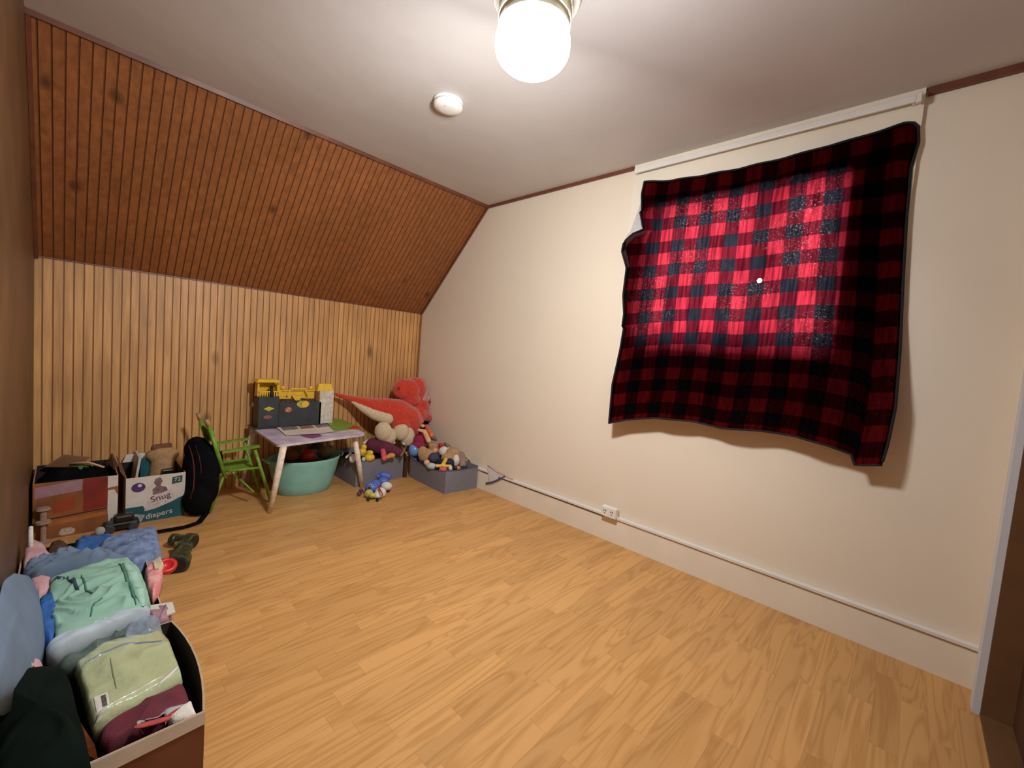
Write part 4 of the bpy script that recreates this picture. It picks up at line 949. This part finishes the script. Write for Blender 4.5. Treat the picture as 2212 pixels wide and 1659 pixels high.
em = part('emblem', b, M['purple_print'], dbx, 'round purple emblem')
b = MB(); b.lathe([(.010, 0), (.010, .0006)], (0, 0, 0), 5)
for v_ in b.bm.verts: X_, Y_, Z_ = v_.co; v_.co = Vector(dq(.22, .82)) + Vector((.0012 + Z_, X_, Y_))
part('star', b, M['card_white'], em)
b = MB(); b.slab([dq(.76, .76), dq(.94, .79), dq(.945, .94), dq(.765, .92)], (1, 0, 0), .0008); part('count_badge', b, mat('dark_green_badge', (.02, .09, .07), .5), dbx)
text('lettering', '72', .030, Vector(dq(.855, .855)) + Vector((.0010, 0, 0)), Matrix.Rotation(.1, 3, 'X') @ R_X, M['card_white'], dbx)
b = MB(); b.slab([dq(.44, .57), dq(.70, .62), dq(.66, .72), dq(.56, .76), dq(.60, .86), dq(.56, .95), dq(.48, .93), dq(.45, .84), dq(.50, .76), dq(.43, .70)], (1, 0, 0), .0005); part('baby_picture', b, M['plum_print'], dbx, 'pale brownish printed picture')
# back flap standing up and side flap
b = MB(); b.slab([(.05, DY0 + .01, DH), (.05, DY1 - .10, DH), (.04, DY1 - .10, DH + .045), (.04, DY0 + .03, DH + .045)], (1, 0, 0), .003); part('flap', b, M['card_white'], dbx)
b = MB(); b.slab([(.06, DY0, DH), (DX - .01, DY0, DH), (DX - .06, DY0 - .02, DH + .03), (.09, DY0 - .02, DH + .055)], (0, 1, 0), .003); part('flap', b, M['card_brown'], dbx)
GD = 'things sticking out of the diaper carton'
def incarton(name, y, x, w, d, h, m, label, cat, tilt=0):
    b = MB(); R_ = Matrix.Rotation(tilt, 3, 'X'); c = Vector((x, y, .01 + h / 2)); b.box(c - Vector((d / 2, w / 2, h / 2)), c + Vector((d / 2, w / 2, h / 2)), rot=R_, bevel=.002); o = link(name, b.bm, m); return tag(o, label, cat, GD)
incarton('picture_book', DY0 + .055, .12, .012, .2, DH + .05, M['card_white'], 'thin white book standing upright in the diaper carton', 'book', -.12)
incarton('picture_book', DY0 + .12, .11, .07, .015, DH + .02, M['teal_print'], 'teal book standing in the diaper carton', 'book')
incarton('toy_case', DY0 + .20, .14, .05, .16, DH - .04, M['black_gloss'], 'black plastic case in the diaper carton', 'case')

# ================================================================== ORANGE CARTON far left
or_ = at(245, 1140, 'z', 0); OX = DX + .01; OY0 = -L + .012; OY1 = DY0 - .03
OH = at(250, 1027, 'x', OX).z
obx = carton('cardboard_box', .05, OY0, OX, OY1, OH, M['orange_card'], 'orange-brown cardboard box with red print and white stripes in the corner')
def oq(sy, sz): return (OX + .0006, OY0 + sy * (OY1 - OY0), sz * OH)
def opoly(name, pts, m, label=None, t=.0007, off=0): b = MB(); b.slab([Vector(oq(*p)) + Vector((off, 0, 0)) for p in pts], (1, 0, 0), t); return part(name, b, m, obx, label)
opoly('tape_strip', [(.02, .74), (.55, .80), (.56, 1.0), (.02, .93)], M['mauve_print'], 'mauve tape strip')
opoly('red_panel', [(.57, .40), (.86, .44), (.86, 1.0), (.57, 1.0)], M['red_print'], 'red printed panel')
opoly('red_panel', [(.22, .44), (.47, .48), (.47, .72), (.24, .66)], mat('orange_red_print', (.34, .055, .014), .6, .2, 20), None)
opoly('white_stripe', [(.865, .78), (.995, .80), (.995, 1.0), (.865, 1.0)], M['card_white'], 'white stripe')
opoly('white_stripe', [(.88, .14), (.96, .12), (.99, .30), (.995, .62), (.95, .74), (.87, .74), (.865, .38)], M['card_white'], 'white bottle-shaped stripe')
opoly('dark_line', [(.15, .34), (.86, .40), (.86, .415), (.15, .36)], M['card_in'])
opoly('orange_band', [(.10, .22), (.86, .28), (.86, .35), (.10, .30)], mat('orange_band_print', (.42, .14, .03), .6, .2, 20))
opoly('printed_spot', [(.28, .06), (.34, .02), (.46, .03), (.48, .10), (.42, .16), (.32, .15)], mat('cream_print_spot', (.5, .42, .33), .6, .5, 80))
b = MB(); b.slab([(.10, OY0 + .03, OH - .0), (.16, OY0 + .12, OH - .0), (.10, OY0 + .20, OH + .03), (.07, OY0 + .10, OH + .05)], (.3, 0, 1), .003); part('flap', b, M['card_brown'], obx)
b = MB(); b.slab([(.12, OY1 - .03, OH), (.30, OY1 - .01, OH), (.29, OY1 + .005, OH + .02), (.12, OY1 - .01, OH + .05)], (0, 1, .3), .003); part('flap', b, M['card_brown'], obx)
GO = 'things on top of the orange-brown box'
o = pad('plastic_leaves', [Vector((.20, OY0 + .10, OH - .04)), Vector((.26, OY0 + .16, OH - .04)), Vector((.22, OY0 + .22, OH - .04)), Vector((.12, OY0 + .18, OH - .04))], .06, M['leaf'], fold=.012, fscale=60); tag(o, 'green leafy plastic piece sticking out of the orange-brown box', 'toy', GO)
o = pad('crumpled_cloth', [Vector((.10, OY0 + .02, OH - .06)), Vector((.30, OY0 + .02, OH - .06)), Vector((.31, OY1 - .02, OH - .06)), Vector((.08, OY1 - .02, OH - .06))], .05, M['black'], fold=.016, fscale=40); tag(o, 'black crumpled cloth filling the orange-brown box', 'cloth', GO)
b = MB(); b.tube([(.22, OY0 + .12, OH + .035), (.25, OY0 + .19, OH + .04), (.27, OY0 + .25, OH + .01)], .006, 8); tag(link('wooden_spoon', b.bm, M['peach_stick'], smooth=True), 'brown wooden stick lying across the orange-brown box', 'stick', GO)
# spool-shaped pale toys beside its corner
px_ = OX + .022
for i, (zc_, r_) in enumerate(((.055, 1), (.125, .95), (.185, .9))):
    pass
b = MB(); sy_ = OY0 + .035
b.lathe([(.028, 0), (.030, .006), (.010, .012), (.010, .085), (.028, .095), (.026, .105), (.012, .11), (.012, .15), (.026, .16), (.020, .17), (.001, .172)], (OX + .034, sy_, 0), 20); tag(link('stacking_spool', b.bm, M['taupe'], smooth=False), 'pale brown spool-shaped toy tower against the orange-brown box', 'toy')
# dark shiny toy car in front of the joint between the cartons
cf = at(232, 1148, 'z', 0); tcx_ = OX + .05
tc2 = thing('toy_car', (tcx_, DY0 - .02, 0), 'black shiny toy car with pale wheels in front of the two cartons', 'toy')
b = MB(); b.box((tcx_ - .03, DY0 - .09, .012), (tcx_ + .03, DY0 + .05, .05), bevel=.01); b.box((tcx_ - .025, DY0 - .05, .045), (tcx_ + .025, DY0 + .03, .085), bevel=.012); part('body', b, M['black_gloss'], tc2, smooth=False)
for yy in (DY0 - .065, DY0 + .025):
    for xx in (tcx_ - .031, tcx_ + .031):
        b = MB(); b.lathe([(.018, -.006), (.021, -.003), (.021, .003), (.018, .006)], (xx, yy, .021), 18, rot=Matrix.Rotation(math.pi / 2, 3, 'Y')); part('wheel', b, M['charcoal'], tc2)
b = MB(); p = at(200, 1130, 'x', tcx_ + .02); b.ball((tcx_ + .034, DY0 - .10, .026), (.016, .02, .022)); tag(link('plush_ball', b.bm, M['silver'], smooth=True), 'white shiny ball beside the toy car', 'ball')

# ================================================================== BINOCULARS
bi = thing('toy_binoculars', at(395, 1210, 'z', 0), 'olive and black toy binoculars lying on the floor', 'binoculars')
e0, e1 = at(368, 1163, 'z', .04), at(418, 1172, 'z', .045); 
def barrel(a, c, ra, rc, m=M['camo']):
    b = MB(); a, c = Vector(a), Vector(c); b.tube([a, a.lerp(c, .18), a.lerp(c, .22), a.lerp(c, .6), a.lerp(c, .66), c.lerp(a, .03), c], [ra, ra, ra * .85, ra * .95, rc, rc, rc * .9], 20)
    o = part('barrel', b, m, bi, smooth=False)
    d = (c - a).normalized(); b = MB(); b.tube([c, c + d * .003], rc * .7, 16); part('lens', b, M['black_gloss'], o)
    return o
a_ = at(372, 1164, 'z', .038); c_ = at(420, 1168, 'z', .038); barrel((a_.x, a_.y, .035), (c_.x, c_.y, .035), .029, .036)
a_ = at(398, 1178, 'z', .04); c_ = at(384, 1222, 'z', .034); barrel((a_.x, a_.y, .035), (c_.x, c_.y, .034), .034, .043)
p = at(394, 1177, 'z', .045); b = MB(); b.box(Vector((p.x - .03, p.y - .03, .018)), Vector((p.x + .03, p.y + .03, .058)), bevel=.008); part('bridge', b, M['camo_y'], bi)

# ================================================================== CLOTHES BOXES (front left)
RZ = .20
br_n, br_f = at(452, 1532, 'z', RZ), at(358, 1345, 'z', RZ)
FX1, FX0 = br_n.x, br_f.x; FY0, FY1 = -L + .008, max(br_n.y, br_f.y) - .008
print('front box', FX0, FX1, FY0, FY1)
fb = carton('cardboard_box', FX0, FY0, FX1, FY1, RZ, M['card_red'], 'large open cardboard box with white rim nearest the camera', bow=.022)
b = MB(); b.slab([(FX1 + .0008, FY0, RZ - .042), (FX1 + .0008, FY1, RZ - .030), (FX1 + .0008, FY1, RZ), (FX1 + .0008, FY0, RZ)], (1, 0, 0), .001); part('white_band', b, M['card_white'], fb, 'white band along the rim')
BX1, BX0 = FX0 - .03, FX0 - .74
bb = carton('cardboard_box', BX0, -L + .008, BX1, FY1 - .01, RZ - .005, M['card_brown'], 'open cardboard box full of children\'s clothes behind the nearest box')
q1 = at(330, 1305, 'z', RZ); q2 = at(372, 1288, 'z', RZ)
b = MB(); b.slab([(BX1 - .10, FY1 - .05, RZ - .002), (BX1 + .0, FY1 - .05, RZ - .002), (BX1 + .005, FY1 + .01, RZ + .006), (BX1 - .06, FY1 + .012, RZ + .006)], (0, 0, 1), .004); part('flap', b, M['card_white'], bb, 'white flap')
# fillers so every garment is carried
GC = "children's clothes heaped in the boxes"
def cl(name, pts, z, thick, m, label, fold=.006, fscale=22, fdir=(1, .3), cat='clothing', group=GC, **k):
    O = []
    for q in pts:
        zz = q[2] if len(q) > 2 else z; p = at(q[0], q[1], 'z', zz); p.y = max(p.y, -L + .012); O.append(p)
    o = pad(name, O, thick, m, None, fold, fscale, fdir, **k); return tag(o, label, cat, group)
def fill(x0, x1, y0, y1, z0, z1, m, label, seed):
    o = pad('folded_clothes', [Vector((x0, y0, z0)), Vector((x1, y0, z0)), Vector((x1, y1, z0)), Vector((x0, y1, z0))], z1 - z0, m, fold=.008, seed=seed, edge=.2); return tag(o, label, 'clothing', GC)
fill(BX0 + .012, BX1 - .012, -L + .02, FY1 - .045, .01, .155, M['navyblue'], 'navy clothes at the bottom of the clothes box', 1)
fill(FX0 + .012, FX1 - .014, -L + .02, FY1 - .075, .01, .145, M['black_green'], 'black clothes at the bottom of the nearest box', 2)
# garments, back to front
cl('denim_trousers', [(232, 1178), (262, 1165), (300, 1156), (330, 1152), (342, 1160), (345, 1185), (352, 1205), (330, 1222), (290, 1238), (240, 1225), (205, 1205)], .17, .05, M['denim'], 'faded blue cotton garment bunched up nearest the binoculars', .012, 34, (.6, 1), drop=.13)
cl('sweatshirt', [(160, 1178), (205, 1168), (245, 1168), (262, 1180), (235, 1198), (190, 1206), (160, 1203)], .17, .035, M['bright_blue'], 'bright blue garment behind the bunched faded blue one', .008, 30, (1, 0), drop=.12)
cl('knit_cap', [(108, 1190), (128, 1183), (150, 1196), (152, 1214), (125, 1222), (100, 1216)], .16, .05, M['dbrown'], 'dark brown cap beside the pale pink cloth', .003, 30, drop=.14)
cl('pink_cloth', [(30, 1200), (45, 1190), (72, 1184), (98, 1196), (114, 1216), (90, 1226), (50, 1232), (28, 1222)], .18, .045, M['pink'], 'pale pink cloth puffed up beside the left wall', .006, 18, drop=.14)
cl('shirt', [(55, 1232), (110, 1212), (170, 1206), (235, 1206), (280, 1212), (250, 1226), (180, 1238), (120, 1250), (70, 1262), (40, 1252)], .185, .045, M['blue_fleece'], 'grey-blue garment rolled along the back of the clothes heap', .016, 40, (.05, 1), drop=.02)
cl('sweatshirt', [(-30, 1330, .42), (-10, 1275, .42), (30, 1250, .36), (66, 1256, .28), (84, 1290, .25), (94, 1340, .245), (98, 1385, .245), (82, 1430, .25), (40, 1462, .32), (0, 1478, .40), (-30, 1440, .42)], .235, .035, M['blue_fleece'], 'grey-blue fleece sweatshirt draped at the far left', .005, 12, drop=.06)
cl('shirt', [(62, 1268), (90, 1258), (112, 1262), (108, 1290), (84, 1302), (66, 1292)], .225, .03, M['pink'], 'small pink garment tucked beside the mint shirt', .004, 30, drop=.04)
cl('trousers', [(84, 1300), (112, 1290), (125, 1330), (125, 1370), (112, 1396), (92, 1392), (84, 1350)], .235, .02, M['bright_blue'], 'deep blue garment between the grey-blue fleece and the mint shirt', .008, 30, drop=.04)
cl('shirt', [(106, 1262), (150, 1246), (200, 1228), (240, 1216), (276, 1214), (300, 1236), (316, 1270), (326, 1306), (318, 1316), (270, 1334), (215, 1360), (160, 1384), (118, 1392), (110, 1350), (104, 1300)], .235, .028, M['mint'], 'mint green shirt spread over the clothes heap', .010, 26, (.25, 1), drop=.05, rings=34, n=200, edge=.18)
cl('vest', [(98, 1398), (140, 1378), (200, 1362), (262, 1334), (322, 1312), (326, 1318), (280, 1340), (220, 1366), (170, 1388), (120, 1409), (100, 1410)], .232, .02, M['pale_blue'], 'pale grey-blue hem along the lower edge of the mint shirt', .006, 34, (.45, 1), drop=.05)
cl('trousers', [(-20, 1470, .36), (10, 1462, .34), (60, 1440, .27), (84, 1428, .24), (94, 1440, .225), (94, 1458, .225), (50, 1470, .25), (10, 1486, .30), (-20, 1496, .33)], .235, .02, M['pink'], 'pale pink garment under the grey-blue fleece', .008, 20, drop=.05)
cl('coat', [(-60, 1530, .30), (-20, 1494, .29), (50, 1468, .25), (92, 1458), (140, 1462), (158, 1500), (172, 1560), (190, 1620), (200, 1680), (120, 1740), (-20, 1760), (-110, 1680)], .215, .055, M['black_green'], 'blackish green coat hanging out at the bottom left corner', .010, 12, drop=.09)
cl('packed_cloth', [(104, 1412), (170, 1392), (240, 1362), (300, 1336), (330, 1330), (346, 1352), (356, 1376), (300, 1392), (230, 1408), (170, 1440), (130, 1446), (104, 1436)], .19, .022, M['film_dark'], 'dark green cloth in clear plastic behind the pale green pack', .007, 44, drop=.04)
cl('plastic_bag', [(258, 1352), (310, 1330), (342, 1334), (352, 1368), (310, 1384), (268, 1388)], .205, .016, M['film_grey'], 'crinkled greyish blue plastic bag above the pale green pack', .006, 50, drop=.03)
def on_top(o, p):
    ok, loc, nn, ix = o.ray_cast(Vector((p.x, p.y, 2)), Vector((0, 0, -1)))
    return loc.z if ok else None
def drape(name, o, pts, z, w, m, t=.002, label=None, par=None, n=40):
    """a narrow band following the top of garment o through photo-picked points"""
    q = resample_open(pz(pts, z), n); b = MB(); L1, R1 = [], []
    for i, p in enumerate(q):
        d = (q[min(i + 1, n - 1)] - q[max(i - 1, 0)]).normalized(); sd = d.cross(Vector((0, 0, 1))).normalized() * w * (math.sin(math.pi * (i + .5) / n) ** .4)
        for side, lst in ((-1, L1), (1, R1)):
            c = p + sd * side; zz = on_top(o, c); c.z = (zz if zz is not None else z) + t; lst.append(c)
    V = [[b.bm.verts.new(c) for c in lst] for lst in (L1, R1)]; VB = [[b.bm.verts.new(c - Vector((0, 0, t * 1.5))) for c in lst] for lst in (L1, R1)]
    for i in range(n - 1):
        b.bm.faces.new((V[0][i], V[0][i + 1], V[1][i + 1], V[1][i])); b.bm.faces.new((V[0][i], VB[0][i], VB[0][i + 1], V[0][i + 1])); b.bm.faces.new((V[1][i], V[1][i + 1], VB[1][i + 1], VB[1][i]))
    return part(name, b, m, par or o, label, smooth=True)
def resample_open(P, n):
    seg = [(b - a).length for a, b in zip(P, P[1:])]; T = sum(seg); out = []
    for j in range(n):
        d = T * j / (n - 1); i = 0
        while i < len(seg) - 1 and d > seg[i]: d -= seg[i]; i += 1
        out.append(P[i].lerp(P[i + 1], min(1, d / max(seg[i], 1e-9))))
    return out
def patch(name, o, quad, z, m, t=.0015, par=None, label=None, n=10):
    Q = pz(quad, z); b = MB(); G_ = []
    for i in range(n + 1):
        row = []
        for j in range(n + 1):
            c = Q[0].lerp(Q[1], i / n).lerp(Q[3].lerp(Q[2], i / n), j / n); zz = on_top(o, c); c.z = (zz if zz is not None else z) + t; row.append(b.bm.verts.new(c))
        G_.append(row)
    for i in range(n):
        for j in range(n): b.bm.faces.new((G_[i][j], G_[i + 1][j], G_[i + 1][j + 1], G_[i][j + 1]))
    return part(name, b, m, par or o, label, smooth=True)
mint = next(o for o in COL.objects if o.get('label', '').startswith('mint green shirt'))
M['mint_dark'] = mat('green_mint_seam', (.07, .22, .15), .9, .2, 30)
M['mint_light'] = mat('light_mint_band', (.36, .60, .49), .9, .08, 20)
drape('hem_band', mint, [(268, 1226), (286, 1250), (298, 1280), (308, 1312)], .25, .012, M['mint_light'], .003, 'paler hem band')
drape('seam', mint, [(258, 1228), (272, 1256), (284, 1284), (294, 1312)], .25, .0035, M['mint_dark'], .0035, 'dark green seam')
drape('seam', mint, [(176, 1256), (186, 1280), (200, 1300)], .25, .0022, M['mint_dark'], .003)
drape('collar', mint, [(108, 1266), (122, 1257), (140, 1258), (156, 1268), (170, 1284)], .25, .0045, mat('navy_collar', (.03, .06, .09), .9), .003, 'dark collar edge')
drape('seam', mint, [(196, 1340), (204, 1316), (222, 1306)], .25, .0018, M['mint_dark'], .003)
# pale green folded pack in film
gp = thing('fabric_pack', at(280, 1480, 'z', .2), 'pale green folded fabric sealed in clear plastic', 'pack')
O = pz([(160, 1450), (226, 1404), (346, 1375), (368, 1400), (396, 1474), (358, 1500), (290, 1536), (202, 1578), (190, 1562), (178, 1510)], .185)
pf = pad('fabric', O, .035, M['pack'], gp, .0035, 30, (1, .5), drop=.028, edge=.12, smooth_out=1, rings=18, n=120)
pf.parent = None; bpy.context.view_layer.update()
def reparent(o): o.parent = gp; o.matrix_parent_inverse = Matrix.Translation(-gp.location)
patch('label', pf, [(202, 1508), (232, 1497), (238, 1530), (210, 1544)], .215, M['card_white'], .0015, gp, 'white printed label')
patch('label_print', pf, [(218, 1508), (228, 1504), (232, 1526), (222, 1531)], .215, mat('grey_barcode_print', (.12, .12, .11), .6, .9, 160), .0028, gp)
drape('seal', pf, [(204, 1546), (244, 1520), (300, 1490), (350, 1464)], .215, .0025, mat('clear_film_seam', (.60, .64, .48), .12, .1, 40, coat=1), .002, 'shiny plastic seam', gp)
drape('seal', pf, [(178, 1440), (222, 1416), (290, 1396), (350, 1388)], .215, .0028, M['film_grey'], .002, None, gp)
drape('painted_crease_tone', pf, [(238, 1430), (244, 1460), (252, 1490)], .215, .0014, mat('crease_green', (.22, .27, .14), .3, coat=1), .001, None, gp)
drape('painted_crease_tone', pf, [(340, 1480), (362, 1462), (384, 1440)], .215, .0035, mat('painted_film_glint', (.75, .76, .70), .15, coat=1), .0015, None, gp)  # pale strip, a highlight on the plastic put into the colour
reparent(pf)

# striped cloth along the near rim
sc_ = thing('striped_garment', at(320, 1560, 'z', .17), 'maroon garment with grey and coral stripes along the near rim', 'clothing', GC)
O = pz([(215, 1585), (290, 1545), (352, 1502), (378, 1478), (402, 1494), (415, 1536), (380, 1560), (300, 1592), (232, 1625), (214, 1610)], .165)
sb2 = pad('body', O, .03, M['striped'], None, .007, 30, (.8, 1), drop=.02)
bpy.context.view_layer.update()
drape('stripe', sb2, [(296, 1556), (340, 1546), (372, 1522), (410, 1506)], .2, .006, M['silver'], .002, 'grey stripe', sc_)
drape('stripe', sb2, [(290, 1572), (335, 1560), (372, 1550)], .195, .007, M['coral'], .002, 'coral stripe', sc_)
drape('stripe', sb2, [(362, 1548), (386, 1534), (412, 1522)], .195, .005, M['red_toy'], .002, None, sc_)
sb2.parent = sc_; sb2.matrix_parent_inverse = Matrix.Translation(-sc_.location)
O = pz([(395, 1540), (414, 1528), (426, 1556), (400, 1568), (372, 1572), (362, 1562)], .185)
o = pad('white_cloth', O, .02, M['white_plush'], fold=.004, drop=.03); tag(o, 'white cloth tucked in the near right corner of the box', 'cloth', GC)
oc = thing('orange_card', at(185, 1610, 'z', .18), 'orange card with pale edge sticking up beside the black coat', 'card')
b = MB(); b.slab([at(160, 1572, 'z', .215), at(172, 1560, 'z', .22), at(205, 1612, 'z', .205), at(212, 1645, 'z', .185), at(176, 1628, 'z', .19)], (.2, 0, 1), .003); part('sheet', b, mat('orange_flame_print', (.48, .13, .03), .6, .7, 30, c2=(.16, .03, .02)), oc)
b = MB(); b.tube([at(142, 1562, 'z', .22), at(158, 1566, 'z', .222), at(170, 1590, 'z', .217)], .004, 6); part('torn_edge', b, M['card_edge'], oc)
# pink printed bag and red cup beside the clothes box edge
cl('gift_bag', [(312, 1240), (330, 1216), (352, 1222), (352, 1250), (344, 1280), (330, 1296), (318, 1284)], .205, .03, M['pink_print'], 'pink printed bag at the right side of the clothes box', .006, 40, cat='bag', group=None, drop=.02)
cl('gift_wrap', [(330, 1214), (346, 1210), (354, 1222), (344, 1236), (332, 1232)], .235, .012, M['beige_plush'], 'beige crumpled paper at the mouth of the pink bag', .006, 60, cat='paper', group=None, drop=.01)
cy = at(362, 1220, 'z', .215); b = MB(); b.lathe([(.022, -.004), (.030, 0), (.032, .012), (.024, .018), (.018, .014), (.016, .004)], (cy.x, min(cy.y, FY1 + .03), RZ + .006), 28, rot=Matrix.Rotation(.5, 3, 'Y')); tag(link('frisbee', b.bm, M['red_toy'], smooth=True), 'shiny red plastic ring on the corner of the clothes box', 'toy')
# white stick by the left wall
p = at(36, 1205, 'z', .19); b = MB(); p.y = max(p.y, -L + .03); tpt = Vector((p.x - .01, p.y, p.z + .10)); b.tube([p, p.lerp(tpt, .5), tpt], [.006, .007, .006], 10); b.ball(tpt, .0065, seg=10); tag(link('plastic_stick', b.bm, M['white_plush'], smooth=True), 'short white rounded stick standing beside the left wall', 'stick')
cl('wrapping_paper', [(318, 1318), (345, 1310), (372, 1322), (362, 1340), (338, 1348), (322, 1338)], .195, .012, M['mauve_print'], 'crumpled mauve wrapping paper between the two clothes boxes', .008, 60, cat='paper', group=None, drop=.06)

# ================================================================== bits by the right end of the toy bin
bt = thing('cloth_pennant', at(1062, 1040, 'z', .03), 'white pennant with blue binding tucked beside the toy bin', 'pennant')
yw = -.0285
def Y(u, v): return at(u, v, 'y', yw)
b = MB(); b.slab([Y(1053, 1008), Y(1082, 1026), Y(1074, 1036), Y(1058, 1041)], (0, -1, 0), .003); part('cloth', b, mat('white_cotton', (.66, .67, .70), .8, .1, 40), bt)
b = MB(); b.tube([Y(1050, 1044), Y(1062, 1042), Y(1076, 1036), Y(1090, 1029)], .006, 8); part('binding', b, mat('blue_binding', (.07, .085, .20), .8, .2, 40), bt, smooth=True)
b = MB(); b.tube([Y(1054, 1006), Y(1075, 1020), Y(1108, 1034)], .0055, 8); tag(link('wooden_stick', b.bm, M['peach_stick'], smooth=True), 'thin varnished stick lying on the baseboard beside the toy bin', 'stick')

# ------------------------------------------------------------------ view
vs_ = scn.view_settings; scn.display_settings.display_device = 'sRGB'
vs_.view_transform = 'Standard'; vs_.look = 'None'; vs_.exposure = 0.75; vs_.gamma = 1.0; vs_.use_curve_mapping = False
scn.cycles.max_bounces = 10; scn.cycles.diffuse_bounces = 8
